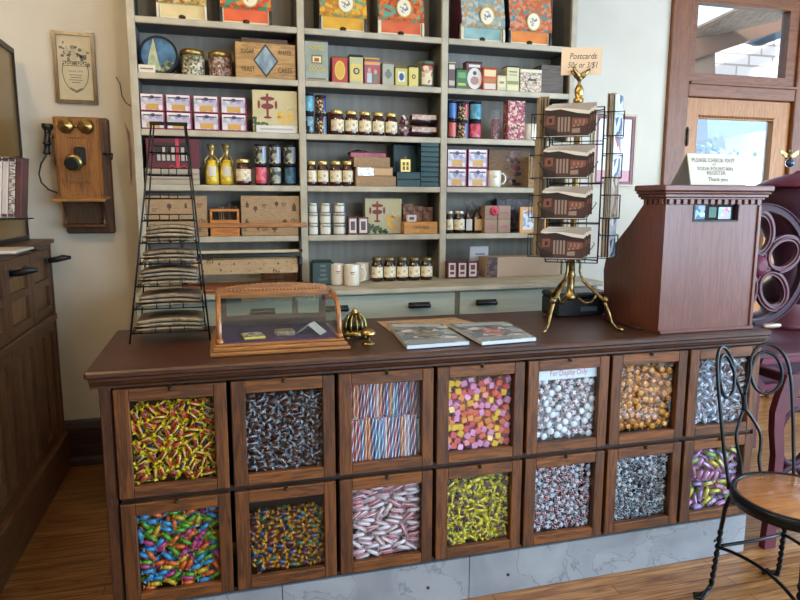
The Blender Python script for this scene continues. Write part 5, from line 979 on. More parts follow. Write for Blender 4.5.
mb = MB(); mb.bbox((X0-.006, -.003, Z0-.006), (X1+.006, .0, Z0), .001); mb.bbox((X0-.006, -.003, Z1), (X1+.006, 0, Z1+.006), .001); mb.bbox((X0-.006, -.003, Z0), (X0, 0, Z1), .001); mb.bbox((X1, -.003, Z0), (X1+.006, 0, Z1), .001); obj('window_bezel', mb, mat('#1a1214', .4), rg)
SP = [(0.016, 0), (.345, 0), (.36, .10), (.37, .2), (.352, .265), (.28, .33), (.21, .39), (.16, .44), (.13, .47), (.12, RH), (.016, RH)]
for sx in (-1, 1):
    mb = MB(); x0 = -RW if sx < 0 else RW-.016; mb.prism(SP, x0, x0+.016, 'yz'); obj('side_panel', mb, MH, rg)
mb = MB(); mb.box((-RW+.016, .016, 0), (RW-.016, .33, .1)); mb.prism([(.016, .1), (.33, .1), (.345, .19), (.325, .25), (.2, .36), (.12, .45), (.12, RH-.01), (.016, RH-.01)], -RW+.016, RW-.016, 'yz'); obj('inner_body', mb, mat('#1a1417', .5), rg)
mb = MB(); pr_ = [(-.0, 0), (-.012, .012), (-.018, .03), (-.03, .036), (-.03, .056), (0, .056)]
A = lambda e, z0, z1, r_=.002: mb.bbox((-RW-e, -e, z0), (RW+e, .13+e*.6, z1), r_)
A(.010, RH, RH+.008); A(.018, RH+.008, RH+.02); A(.026, RH+.02, RH+.03, .004); A(.031, RH+.03, RH+.052, .004); obj('cornice', mb, MHX, rg)
for i in range(14):
    mb = MB(); xx = -RW+.006+i*(2*RW-.012-.018)/13; mb.bbox((xx, -.009, RH-.018), (xx+.018, .0, RH+.002), .0015); obj('dentil', mb, MHX, rg)
for i in range(4):
    mb = MB(); yy = .01+i*.03; mb.bbox((-RW-.009, yy, RH-.018), (-RW, yy+.018, RH+.002), .0015); obj('dentil', mb, MHX, rg)
mb = MB(); mb.bbox((RW-.012, -.006, 0), (RW+.003, 0, RH-.02), .002); obj('corner_bead', mb, MH, rg)
mb = MB(); mb.bbox((-RW+.0, -.012, 0), (RW+.004, 0, .012), .002); obj('base_moulding', mb, MHX, rg)
# tent sign on top
sx0, sz = 1.80, ZT+RH+.0525; ts = thing('tent_sign', 'cream folded tent sign asking customers to check out at the fountain register', 'sign', (sx0, 2.075, sz))
SM = mat('#cbc8ba', .5); mb = MB(); hw = .122; hs = .118
mb.add([(-hw, -.035, 0), (hw, -.035, 0), (hw-.014, .012, hs), (-hw+.012, .012, hs), (-hw, -.032, 0), (hw, -.032, 0), (hw-.014, .015, hs), (-hw+.012, .015, hs)], [(0, 1, 2, 3), (7, 6, 5, 4), (0, 3, 7, 4), (1, 5, 6, 2), (3, 2, 6, 7), (0, 4, 5, 1)]); obj('front_leaf', mb, SM, ts)
mb = MB(); mb.add([(-hw, .085, 0), (hw, .085, 0), (hw-.014, .016, hs), (-hw+.012, .016, hs), (-hw, .082, 0), (hw, .082, 0), (hw-.014, .013, hs), (-hw+.012, .013, hs)], [(3, 2, 1, 0), (4, 5, 6, 7), (4, 7, 3, 0), (2, 6, 5, 1), (7, 6, 2, 3), (1, 5, 4, 0)]); obj('rear_leaf', mb, mat('#c9c6ba', .5), ts)
mb = MB(); M_ = Matrix.Translation((0, -.0358, 0)) @ Matrix.Rotation(-math.atan2(.047, hs), 4, 'X')
for s_, q, sz_, sh in (('PLEASE CHECK OUT', .1, .0225, 0), ('AT', .083, .015, 0), ('SODA FOUNTAIN', .066, .021, 0), ('REGISTER', .049, .021, 0), ('Thank you', .024, .022, .3)):
    mb.text(s_, sz_, 0, q, 0, sx=.95, M=M_, shear=sh)
obj('lettering', mb, mat('#3a3038', .6), ts)
# black till box behind the rack
bx = thing('black_till_box', 'black metal cash box behind the brass legs of the postcard rack', 'box', (1.492, 2.49, ZT)); mb = MB(); mb.bbox((-.125, -.075, 0), (.125, .075, .075), .004); obj('body', mb, mat('#15181c', .4), bx); mb = MB(); mb.bbox((-.128, -.078, .075), (.128, .078, .1), .008); obj('lid', mb, mat('#101317', .35), bx); mb = MB(); mb.plate(-.02, .06, .02, .04, -.0762); obj('label_plate', mb, mat('#4a5a68', .4), bx)
mb = MB(); mb.tube([(1.6, 2.43, ZT+.09), (1.62, 2.40, ZT+.1), (1.585, 2.39, ZT+.03), (1.54, 2.36, ZT+.006), (1.50, 2.25, ZT+.005), (1.52, 2.15, ZT+.005), (1.535, 2.08, ZT+.005)], .0035, 6); tag(obj('power_cord', mb, BLACK), 'thin black cord trailing from the cash box to the register', 'cord')
# ------------------------------------------------------------------ postcard rack
px, pyy = 1.315, 2.235
pr = thing('postcard_rack', 'revolving black wire postcard rack on a brass column with tripod feet', 'rack', (px, pyy, ZT))
mb = MB(); mb.cyl((0, 0, .11), (0, 0, .86), .012, 14); obj('column', mb, BRASS, pr)
mb = MB(); mb.lathe([(.014, .835), (.02, .85), (.02, .86), (.013, .867), (.016, .88), (.017, .895), (.011, .908), (.006, .915), (.006, .94)], n=18); obj('finial', mb, BRASS, pr)
mb = MB()
for sx in (-1, 1):
    mb.tube([(0, 0, .933), (sx*.012, -.006, .945), (sx*.026, -.010, .959), (sx*.036, -.014, .969)], [.009, .011, .008, .003], 8); mb.tube([(0, 0, .933), (sx*.012, .006, .945), (sx*.03, .01, .963)], [.008, .009, .003], 8)
mb.sphere((0, 0, .935), .012, 12, 7); obj('sign_clip', mb, OLDBRASS, pr)
mb = MB(); mb.lathe([(.01, .098), (.022, .104), (.026, .114), (.022, .126), (.014, .134), (.0135, .19), (.018, .2), (.0135, .21), (.013, .25)], n=20); obj('collar', mb, OLDBRASS, pr)
for wx, wy in ((1.135, 2.115), (1.45, 2.075), (1.315, 2.44)):
    dx, dy = wx-px, wy-pyy; rr = math.hypot(dx, dy); ux, uy = dx/rr, dy/rr
    prof = [(.02, .262), (.034, .25), (.033, .215), (.045, .18), (.085, .148), (.125, .112), (.145, .068), (.158, .03), (.178, .008), (rr, .009)]
    prof = [(r_*rr/.2 if r_ > .04 else r_, z_) for r_, z_ in prof[:-1]]+[(rr, .0075)]
    mb = MB(); mb.tube([(ux*r_, uy*r_, z_) for r_, z_ in prof], [.005, .005, .0045, .0055, .0065, .0075, .006, .005, .005, .0065], 9); mb.tube([(ux*.03, uy*.03, .112), (ux*.06, uy*.06, .095), (ux*.085, uy*.085, .1), (ux*.1*rr/.2, uy*.1*rr/.2, .135)], .0045, 7); mb.sphere((ux*.13*rr/.2, uy*.13*rr/.2, .115), .013, 10, 6)
    obj('foot', mb, OLDBRASS, pr)
RA = math.radians(-33); tiers_ = [.272+.149*i for i in range(4)]
def rloc(x, y): return (x*math.cos(RA)-y*math.sin(RA), x*math.sin(RA)+y*math.cos(RA))
mb = MB(); H0, H1 = .255, .82
for x, y in ((-.095, -.07), (.095, -.07), (-.095, .07), (.095, .07)): mb.tube([(*rloc(x, y), H0), (*rloc(x, y), H1)], .0028, 6)
for zz in (H0, .4, .55, .7, H1): mb.tube([(*rloc(x, y), zz) for x, y in ((-.095, -.07), (.095, -.07), (.095, .07), (-.095, .07))], .0022, 6, True)
for zz in (H0+.01, H1-.01):
    mb.tube([(*rloc(-.095, -.07), zz), (0, 0, zz), (*rloc(.095, .07), zz)], .0024, 6); mb.tube([(*rloc(.095, -.07), zz), (0, 0, zz), (*rloc(-.095, .07), zz)], .0024, 6)
for x in (-.05, -.02, .02, .05): mb.tube([(*rloc(x, -.07), H0), (*rloc(x, -.07), H1)], .0016, 5)
obj('wire_cage', mb, BLK, pr)
# picture card of a shop interior: dark shelves, pale panels, brown floor
def postcard_mats(kind):
    base = mat('#d4cfc6', .4)
    return {'front': [base, mat('#2a1c1a', .35), mat('#7a4c3a', .35), mat('#8f7c72', .35), mat('#442e28', .35), mat('#9a928a', .35)]}[kind]
def postcard_mesh(w, h):
    mb = MB(); mb.box((-w/2, 0, 0), (w/2, .0012, h)); y = -.0004
    def q(mi, pts, k): mb.mi = mi; mb.add([(-w/2+u*w, y-.00025*k, v*h) for u, v in pts], [tuple(range(len(pts)))])
    q(4, [(.0, .02), (1, .02), (1, .74), (0, .92)], 0); q(5, [(.5, .96), (1, .86), (1, 1), (0, 1), (0, .985)], 0)
    q(1, [(.0, .88), (.35, .93), (.75, .78), (1, .7), (1, .6), (.6, .66), (0, .72)], 1)
    q(2, [(.03, .4), (.22, .42), (.22, .72), (.05, .7)], 2); q(1, [(.1, .48), (.17, .48), (.17, .62), (.1, .62)], 3)
    for i in range(4): q(3, [(.3+.075*i, .16), (.345+.075*i, .16), (.345+.075*i, .66), (.3+.075*i, .66)], 2)
    q(2, [(.62, .3), (.97, .42), (.97, .6), (.62, .62)], 2); q(3, [(.62, .12), (.8, .12), (.8, .28), (.62, .26)], 2); q(1, [(0, .02), (.3, .02), (.3, .2), (0, .35)], 2)
    for i in range(7): q((2, 3)[i % 2], [(.64+.045*i, .44), (.67+.045*i, .44), (.67+.045*i, .56), (.64+.045*i, .56)], 3)
    for i in range(6): q((3, 2)[i % 2], [(.64+.05*i, .32+.01*i), (.68+.05*i, .32+.01*i), (.68+.05*i, .38+.01*i), (.64+.05*i, .38+.01*i)], 4)
    return mb.mesh('postcard', postcard_mats('front'))
PCM = postcard_mesh(.158, .104)
def backcard(w, h, front, edge):
    mb = MB(); mb.box((-w/2, 0, 0), (w/2, .0012, h)); mb.mi = 1; mb.plate(-w/2+.002, w/2-.002, .002, h-.002, -.0003); return mb.mesh('postcard', [edge, front])
TN = ['lowest', 'second', 'third', 'top']
EDGE = mat('#b8a890', .6); TANM = backcard(.096, .15, mottled('#c2b296', '#a08e74', 8, .6, stretch=(30, 30, .6)), EDGE)
SIDEM = [backcard(.096, .15, printed(c, 26, .25), EDGE) for c in (['#7f93a8', '#b8c6d2', '#4a5f7c', '#d0d8de'], ['#9a8a7a', '#c2b4a2', '#6a5a50'], ['#8fa6bc', '#d8dfe6', '#5a708c', '#a04a44'])]
REDM = backcard(.096, .15, printed(['#a83a34', '#7a4a50', '#4a5a78', '#c2c8d0'], 16, .3), EDGE)
for ti, zt in enumerate(tiers_):
    zb = ZT+zt
    # front pocket wires and cards
    mb = MB(); x0, x1 = -.125, .078; y0, y1 = -.072, -.098
    mb.tube([(*rloc(x0+.01, y0), zt+.06), (*rloc(x0-.004, y1), zt+.055), (*rloc(x0+.012, y1-.006), zt+.03), (*rloc(x0+.03, y1), zt-.004), (*rloc(x1-.03, y1), zt-.004), (*rloc(x1-.012, y1-.006), zt+.03), (*rloc(x1+.004, y1), zt+.055), (*rloc(x1, y0), zt+.06)], .0017, 6)
    for x in (-.08, -.03, .02): mb.tube([(*rloc(x, y0), zt-.004), (*rloc(x, y1), zt-.004)], .0016, 5)
    obj('card_pocket', mb, BLK, pr)
    for k in range(4):
        a = rloc(-.038+(.004 if k == 0 else .009*k), -.0935+.0045*k); o = bpy.data.objects.new('postcard', PCM); COL.objects.link(o); o.location = (px+a[0], pyy+a[1], zb-.002+.005*k); o.rotation_euler = (0, 0, RA)
        tag(o, 'brown shop interior postcard, %s in the front pocket of the %s tier' % (('first', 'second', 'third', 'fourth')[k], TN[ti]), 'postcard', 'shop interior postcards, %s tier' % TN[ti])
    for side in (-1, 1):
        mb = MB(); xo = side*.165
        for zz in (zt+.085, zt): mb.tube([(*rloc(side*.095, -.05), zz), (*rloc(xo, -.055), zz), (*rloc(xo, .055), zz), (*rloc(side*.095, .05), zz)], .0018, 6)
        for y in (-.05, .05): mb.tube([(*rloc(xo, y), zt+.085), (*rloc(xo, y), zt), (*rloc(side*.095, y), zt)], .0016, 5)
        obj('card_pocket', mb, BLK, pr)
        for k in range(5):
            me = TANM if side < 0 or k == 4 else REDM if (ti == 0 and k > 0) else SIDEM[(k+ti) % 3]; a = rloc(side*(.146-.0065*k), .0); o = bpy.data.objects.new('postcard', me); COL.objects.link(o)
            o.location = (px+a[0], pyy+a[1], zb+.0025); lean = side*random.uniform(.0, .015)
            o.rotation_euler = (Matrix.Rotation(RA+(PI/2-.30 if side > 0 else -PI/2+.26)+random.uniform(-.05, .05), 4, 'Z') @ Matrix.Rotation(-abs(lean), 4, 'X')).to_euler()
            tag(o, 'upright postcard seen edge on, %s from outside in the %s pocket of the %s tier' % (ORD[k], ('left', 'right')[side > 0], TN[ti]), 'postcard', 'postcards in the %s side pockets' % ('left', 'right')[side > 0])
# sign held by the clip
sw, sh = .148, .098; sg = thing('postcard_sign', 'handwritten cream card sign about postcards held in the brass clip', 'sign', (px+.006, pyy, ZT+.947), -.32)
mb = MB(); mb.box((-sw/2, 0, 0), (sw/2, .002, sh)); obj('card', mb, mat('#d9c2a4', .6), sg)
mb = MB(); mb.text('Postcards', .031, .004, sh*.68, -.0006, sx=.82, shear=.25); mb.text('50¢ or 3/$1', .03, .004, sh*.36, -.0006, sx=.78, shear=.25); obj('lettering', mb, mat('#3a302c', .6), sg)
# ------------------------------------------------------------------ wall things on the left
p0, p1 = at(104, 116, Y=3.55), at(112, 232, Y=3.55)
TW = wood('#744620', '#98652f', 'z', .35, coat=.4); TWD = wood('#4a2e18', '#674326', 'z', .4, coat=.3); TWX = wood('#8a5a2a', '#b47f40', 'x', .35, coat=.4)
ph = thing('wall_telephone', 'antique oak wall telephone with two brass bells and side receiver', 'telephone', (-.632, YW, 1.24))
mb = MB(); mb.bbox((-.112, -.022, -.005), (.118, 0, .575), .008); obj('backboard', mb, TWD, ph)
mb = MB(); mb.bbox((-.118, -.125, .172), (.09, -.022, .565), .005); obj('box', mb, TW, ph)
mb = MB(); mb.bbox((-.108, -.132, .178), (.08, -.125, .558), .003); mb.ring([(-.072, .25), (.044, .25), (.044, .475), (-.072, .475)], [(-.062, .26), (.034, .26), (.034, .465), (-.062, .465)], -.139, -.132); dr = obj('front_door', mb, TW, ph)
for i, x in enumerate((-.058, .032)):
    mb = MB(); b_ = mb.lathe([(.036, 0), (.0365, .004), (.034, .014), (.024, .022), (.008, .026), (.006, .03), (.001, .031)], n=24); mb.xf(b_, Matrix.Translation((x, -.134, .52)) @ Matrix.Rotation(PI/2, 4, 'X')); obj('bell', mb, BRASS, ph)
mb = MB(); mb.sphere((-.013, -.142, .518), .008, 8, 5); mb.cyl((-.013, -.13, .518), (-.013, -.142, .518), .003, 6); obj('clapper', mb, OLDBRASS, ph)
mb = MB(); mb.bbox((-.028, -.15, .335), (.022, -.139, .42), .006); mb.bbox((-.012, -.156, .36), (.006, -.148, .4), .003); obj('transmitter_bracket', mb, BLACK, ph)
mb = MB(); mb.tube([(-.008, -.15, .355), (-.014, -.19, .35), (-.02, -.215, .342)], [.012, .011, .013], 10); b_ = mb.lathe([(.04, 0), (.042, .006), (.036, .014), (.03, .018)], n=24); mb.xf(b_, Matrix.Translation((-.021, -.212, .342)) @ Matrix.Rotation(PI/2+.15, 4, 'X')); tr = obj('transmitter', mb, mottled('#8a7440', '#c4a864', 40, .3, metal=.9), ph)
mb = MB(); b_ = mb.lathe([(.014, 0), (.02, .012), (.03, .03), (.031, .034), (.024, .033)], n=20); mb.xf(b_, Matrix.Translation((-.022, -.23, .339)) @ Matrix.Rotation(PI/2+.15, 4, 'X')); obj('mouthpiece', mb, BLACK, tr)
mb = MB(); mb.prism([(-.2, .158), (-.2, .17), (-.12, .184), (-.022, .184), (-.022, .172), (-.12, .17)], -.13, .104, 'yz'); obj('writing_shelf', mb, TWX, ph)
mb = MB(); mb.bbox((-.108, -.03, .045), (.085, -.022, .172), .003); mb.bbox((-.108, -.11, .03), (.085, -.022, .045), .004)
for x in (-.102, .079): mb.prism([(-.024, .165), (-.11, .165), (-.075, .13), (-.06, .1), (-.085, .045), (-.024, .045)], x-.006, x+.006, 'yz')
obj('lower_case', mb, TWD, ph)
mb = MB(); mb.tube([(-.118, -.08, .47), (-.142, -.08, .47), (-.15, -.085, .49)], .005, 8); mb.tube([(-.15, -.085, .49), (-.15, -.11, .496)], .004, 6); mb.tube([(-.15, -.085, .49), (-.15, -.06, .496)], .004, 6); obj('switch_hook', mb, OLDBRASS, ph)
mb = MB(); b_ = mb.lathe([(.016, 0), (.018, .01), (.014, .02), (.0135, .045), (.019, .05), (.019, .056), (.014, .062), (.013, .1), (.015, .112), (.027, .128), (.029, .145), (.024, .146)], n=18); mb.xf(b_, Matrix.Translation((-.163, -.085, .385)) @ Matrix.Rotation(.1, 4, 'Y')); obj('receiver', mb, BLACK, ph)
mb = MB(); mb.tube([(-.163, -.085, .385), (-.19, -.09, .34), (-.203, -.09, .29), (-.195, -.09, .25), (-.165, -.09, .215), (-.13, -.085, .2), (-.112, -.06, .19)], .0042, 7); mb.tube([(-.12, -.09, .4), (-.128, -.09, .36), (-.122, -.09, .32), (-.118, -.08, .3)], .003, 6); obj('cord', mb, BLACK, ph)
mb = MB(); mb.cyl((.09, -.07, .395), (.135, -.07, .395), .005, 8); mb.tube([(.133, -.07, .395), (.133, -.085, .38), (.133, -.1, .365)], .004, 6); obj('crank', mb, BLACK, ph)
# framed print
fp = thing('framed_print', 'narrow wooden framed antique print of flowers above a shield', 'picture', (-.6535, YW-.002, 1.882)); fw, fh = .19, .342
mb = MB(); q = [(-fw/2, 0), (fw/2, 0), (fw/2, fh), (-fw/2, fh)]; e = .017; mb.ring(q, [(-fw/2+e, e), (fw/2-e, e), (fw/2-e, fh-e), (-fw/2+e, fh-e)], -.018, 0); obj('frame', mb, wood('#4f3c22', '#6f5632', 'z', .35, coat=.3), fp)
mb = MB(); mb.box((-fw/2+e-.002, -.008, e-.002), (fw/2-e+.002, -.003, fh-e+.002)); pic = obj('print', mb, mottled('#cfc4a6', '#c2b595', 10, .6), fp)
mb = MB(); ink, y = 0, -.0086
sh_ = [(-.055, .19), (-.06, .15), (-.052, .105), (-.03, .07), (0, .052), (.03, .07), (.052, .105), (.06, .15), (.055, .19)]
mb.tube([(a, y, c_) for a, c_ in sh_], .0016, 5)
for i in range(11): mb.plate(-.055+.01*i, -.049+.01*i, .186+.004*(i % 2), .194+.004*(i % 2), y)
mb.plate(-.056, .056, .199, .203, y); mb.plate(-.056, .056, .18, .183, y)
mb.text('CREAM CAKE', .0125, 0, .155, y, sx=.9)
for i, w_ in enumerate((.03, .026, .03, .02)): mb.plate(-w_, w_, .136-.012*i, .139-.012*i, y)
mb.mi = 1
for i in range(42):
    a = random.gauss(0, .034); c_ = .243+random.gauss(0, .02)-abs(a)*.1; mb.disc((max(-.06, min(.06, a)), y-.0002*(i % 3), c_), random.uniform(.004, .011), random.uniform(.004, .012), n=8)
for i in range(7): mb.disc((-.024+.008*i, y, .06+.004*abs(i-3)), .005, .006, n=8)
mb.mi = 2; mb.plate(-.012, .01, .208, .262, y-.0008); mb.disc((-.034, y-.0007, .252), .011, .018); mb.disc((.044, y-.0007, .25), .01, .016); obj('engraving', mb, [mat('#4a443c', .6), printed(['#5a564e', '#7a766a', '#8f8a7a', '#4a4640'], 150), mat('#b8ae96', .6)], pic)
mb = MB(); mb.box((-fw/2+e, -.0135, e), (fw/2-e, -.012, fh-e)); obj('glass_pane', mb, glass_mat('#ffffff', .8), fp)
# nail wire and hanging shoehorn at the shelf edge
mb = MB(); P = [at(x_, y_, Y=3.671) for x_, y_ in ((116, 77), (120, 84), (122, 96), (126, 103), (131, 106))]; mb.tube([tuple(p) for p in P], .0025, 6); tag(obj('loose_wire', mb, mat('#3a3226', .5)), 'short thin dark wire curling out of the wall beside the shelf top', 'wire')
hs_ = [at(x_, y_, Y=3.44) for x_, y_ in ((124.5, 122), (129.5, 133), (131, 150), (132, 175), (131, 186), (130, 170), (128.5, 145), (127, 132))]; mb = MB(); n_ = len(hs_)
mb.add([tuple(p) for p in hs_]+[(p.x, p.y+.012, p.z) for p in hs_], [tuple(range(n_)), tuple(range(2*n_-1, n_-1, -1))]+[(i, n_+i, n_+(i+1) % n_, (i+1) % n_) for i in range(n_)]); tag(obj('leather_strap', mb, wood('#4a2414', '#6e3a20', 'z', .5)), 'dark reddish brown leather strap hanging on the side of the shelf', 'strap')
# ------------------------------------------------------------------ left cabinet
LX = -.82; LW = wood('#492c19', '#66452c', 'z', .48, coat=.05); LWY = wood('#492c19', '#66452c', 'y', .48, coat=.05); LPN = wood('#5e4026', '#7e5c38', 'z', .5, coat=.05); LD = wood('#241812', '#33241a', 'z', .5)
lc = thing('left_cabinet', 'tall dark oak wall cabinet with panelled doors and black cast pulls', 'cabinet', (LX, 2.2, 0)); ly = lambda Y: Y-2.2
Y0, Y1 = ly(.9), ly(3.625)
mb = MB(); mb.bbox((-.42, Y0, 1.19), (.018, Y1+.015, 1.212), .004); obj('cabinet_top', mb, LWY, lc)
mb = MB(); mb.box((-.4, Y0, 0), (-.03, Y1, 1.19)); obj('carcass', mb, LD, lc)
mb = MB(); mb.bbox((-.03, Y1-.012, 0), (.002, Y1+.006, 1.19), .003); mb.bbox((-.03, Y0, .8), (.008, Y1, .836), .004); mb.bbox((-.03, Y0, 1.165), (.0, Y1, 1.19), .003); obj('face_frame', mb, LWY, lc)
mb = MB(); mb.bbox((-.03, Y0, 0), (.018, Y1+.01, .2), .006); obj('cabinet_plinth', mb, LWY, lc)
k = 0; yb = ly(3.615)
while yb > Y0+.2:
    ya = yb-.358; mb = MB()
    mb.ring([(ya, .84), (yb, .84), (yb, 1.163), (ya, 1.163)], [(ya+.05, .885), (yb-.05, .885), (yb-.05, 1.12), (ya+.05, 1.12)], -.03, -.004, 'yz'); mb.bbox((-.028, ya+.045, .985), (-.005, yb-.045, 1.02), .002); mb.mi = 1; mb.box((-.03, ya+.045, .88), (-.02, yb-.045, 1.125)); d = obj('door', mb, [LW, LPN], lc)
    if k < 2:
        mb = MB(); hz = 1.105; hy = ya+(.06 if k else .325); mb.tube([(-.006, hy, hz), (.03, hy+.004, hz+.004), (.06, hy+.01, hz+.012), (.098, hy+.016, hz+.014)], [.012, .014, .016, .008], 10); mb.bbox((-.01, hy-.025, hz-.02), (-.002, hy+.025, hz+.02), .003); obj('pull', mb, BLACK, d)
    mb = MB(); mb.ring([(ya, .2), (yb, .2), (yb, .8), (ya, .8)], [(ya+.055, .25), (yb-.055, .25), (yb-.055, .755), (ya+.055, .755)], -.03, -.004, 'yz'); mb.mi = 1; mb.box((-.03, ya+.05, .245), (-.018, yb-.05, .76)); mb.mi = 0; ym = (ya+yb)/2; mb.bbox((-.028, ym-.022, .24), (-.006, ym+.022, .765), .002); obj('lower_panel', mb, [LW, LPN], lc)
    yb = ya-.006; k += 1
# tall mirror panel standing on the left cabinet
mr = thing('brown_mirror', 'tall dark brown reflective panel with thin dark frame standing on the left cabinet', 'mirror', (-.9, 3.0, 1.2125)); mb = MB()
mb.ring([(-1.6, 0), (.565, 0), (.565, .895), (-1.6, .895)], [(-1.58, .02), (.555, .02), (.555, .872), (-1.58, .872)], -.03, .006, 'yz'); obj('frame', mb, mat('#241a12', .4), mr); mb = MB(); mb.box((-.028, -1.585, .015), (-.004, .558, .877)); obj('pane', mb, mat('#7a5a2c', .3, .0, .2), mr)
# rack with booklets and a white tray on the cabinet
cr = thing('booklet_rack', 'thin black wire booklet rack on the left cabinet holding booklets', 'rack', (-.70, 2.6, 1.2125)); mb = MB()
mb.tube([(-.14, -.09, .004), (-.14, -.09, .3), (.055, -.085, .335), (.06, -.07, .335)], .003, 6); mb.tube([(-.14, .1, .004), (-.14, .1, .3)], .003, 6); mb.tube([(-.16, -.14, .003), (.04, -.14, .003), (.04, .14, .003), (-.16, .14, .003)], .003, 6, True); mb.tube([(-.14, -.09, .12), (.05, -.085, .125), (.05, .06, .125), (-.14, .1, .12)], .0025, 6); obj('wire_frame', mb, BLK, cr)
BK = [(mat('#d2ccc8', .5), 'white'), (mat('#c4bcb8', .5), 'pale grey'), (mottled('#c8c2bc', '#6a5a54', 60, .5, .45, .55, stretch=(1, .3, 3)), 'dark printed'), (mottled('#5a3434', '#3e2c2c', 12, .5), 'reddish edged')]
q0 = at(1, 190, Y=2.55)
for i, (m_, nm) in enumerate(BK):
    mb = MB(); mb.bbox((-.009, 0, 0), (.009, .07, .205), .001); mb.mi = 1; mb.plate(-.008, .008, .19, .204, -.0004); mb.plate(-.008, .008, .002, .012, -.0004)
    o = tag(obj('booklet', mb, [m_, mat('#5a3836', .5)], None, (q0.x-.012+.0205*i, 2.53, 1.344), 0), '%s booklet standing in the wire rack by the brown mirror' % nm, 'booklet'); o.rotation_euler = (0, .1, -.06)
mb = MB(); mb.bbox((-.07, -.12, 0), (.045, .12, .01), .003); tag(obj('white_tray', mb, mat('#c9c4bc', .5), None, (-.715, 2.6, 1.2205)), 'small white tray in the bottom of the booklet rack', 'tray')
# red framed poster behind the rack
a, c_ = at(600, 115, Y=3.66), at(636.5, 187, Y=3.66); w_, h_ = .3, .445; pf = thing('red_framed_poster', 'maroon and cream framed poster hung behind the postcard rack', 'picture', (2.575-w_/2, YW-.001, 1.5))
mb = MB(); q = lambda e: [(-w_/2+e, e), (w_/2-e, e), (w_/2-e, h_-e), (-w_/2+e, h_-e)]; mb.ring(q(0), q(.012), -.016, 0); mb.mi = 1; mb.ring(q(.012), q(.03), -.013, 0); obj('frame', mb, [mat('#b9a88a', .4), mat('#6e2a34', .4)], pf); mb = MB(); mb.box((-w_/2+.028, -.006, .028), (w_/2-.028, -.002, h_-.028)); mb.mi = 1; mb.plate(-w_/2+.028, w_/2-.028, .03, .1, -.0064); obj('print', mb, [mat('#dfe4ea', .4), mat('#c48a94', .4)], pf)
# ------------------------------------------------------------------ red coffee mill
RED = mottled('#561a2a', '#421420', 6, .5); RED2 = mat('#321022', .6, spec=.3); REDH = mat('#5e2034', .55, spec=.35)
gx, gy = 2.62, 2.72
gm = thing('coffee_mill', 'large antique red iron coffee mill with spoked flywheels on an ornate stand', 'coffee mill', (gx, gy, 0))
pt = at(796, 186, Y=gy); ztop = pt.z
mb = MB(); cxx = at(800, 170, Y=gy).x-gx
mb.lathe([(.001, -.0), (.19, .0), (.2, .008), (.19, .02), (.14, .045), (.07, .066), (.03, .075), (.02, .085), (.014, .088)], (cxx, 0, ztop-.01), 32); obj('hopper_lid', mb, REDH, gm)
bp = at(790, 163, Y=gy); bx_ = bp.x-gx
mb = MB(); mb.sphere((bx_, 0, bp.z), .022, 14, 9); obj('finial_ball', mb, mat('#1d3a5c', .2, 0, .5), gm)
mb = MB(); mb.sphere((bx_, 0, bp.z+.036), .014, 10, 6, (1, .8, 1.3)); mb.sphere((bx_-.006, -.004, bp.z+.06), .008, 8, 5); mb.tube([(bx_-.012, -.006, bp.z+.06), (bx_-.022, -.01, bp.z+.056)], [.004, .001], 6)
for sx in (-1, 1):
    mb.add([(bx_, 0, bp.z+.025), (bx_+sx*.02, .004, bp.z+.05), (bx_+sx*.06, .008, bp.z+.066), (bx_+sx*.056, .006, bp.z+.045), (bx_+sx*.03, .002, bp.z+.03), (bx_, .008, bp.z+.025), (bx_+sx*.02, .012, bp.z+.05), (bx_+sx*.06, .012, bp.z+.064), (bx_+sx*.056, .012, bp.z+.045), (bx_+sx*.03, .01, bp.z+.03)], [(0, 1, 2, 3, 4), (9, 8, 7, 6, 5), (0, 5, 6, 1), (1, 6, 7, 2), (2, 7, 8, 3), (3, 8, 9, 4), (4, 9, 5, 0)])
obj('eagle_finial', mb, OLDBRASS, gm)
mb = MB(); mb.lathe([(.06, -.62), (.12, -.6), (.13, -.52), (.09, -.48), (.08, -.4), (.1, -.33), (.17, -.2), (.19, -.1), (.19, -.015)], (cxx, 0, ztop), 28); obj('hopper', mb, RED2, gm)
# flywheel in front of the hopper (plane facing the shop)
wy = -.235; wc = at(757, 266, Y=gy+wy); wx_, wz = wc.x-gx, wc.z; WR = .292
def wheel(y, nm):
    mb = MB(); n = 48
    mb.ring([(wx_+WR*math.cos(2*PI*k/n), wz+WR*math.sin(2*PI*k/n)) for k in range(n)], [(wx_+(WR-.034)*math.cos(2*PI*k/n), wz+(WR-.034)*math.sin(2*PI*k/n)) for k in range(n)], y-.016, y+.016)
    mb.tube([(wx_+(WR-.002)*math.cos(2*PI*k/n), y-.017, wz+(WR-.002)*math.sin(2*PI*k/n)) for k in range(n)], .005, 6, True); o = obj('flywheel', mb, RED2, gm)
    mb = MB(); b_ = mb.lathe([(.05, 0), (.05, .03), (.03, .045), (.02, .05)], n=20); mb.xf(b_, Matrix.Translation((wx_, y+.015, wz)) @ Matrix.Rotation(PI/2, 4, 'X')); obj('hub', mb, REDH, o)
    for s in range(5):
        a0 = 2*PI*s/5-.89; mb = MB()
        ca, sa = math.cos(a0), math.sin(a0); n2 = 28
        def el(ra, rt): return [(wx_+ca*(.153+ra*math.cos(q_))-sa*rt*math.sin(q_), wz+sa*(.153+ra*math.cos(q_))+ca*rt*math.sin(q_)) for q_ in [2*PI*k_/n2 for k_ in range(n2)]]
        mb.ring(el(.112, .088), el(.08, .058), y-.011, y+.011); e1, e2 = el(.096, .073), None; mb.tube([(a_, y-.011, c_) for a_, c_ in e1], .007, 6, True)
        obj('spoke', mb, RED, o)
    return o
wheel(wy, 'front'); wheel(.26, 'rear')
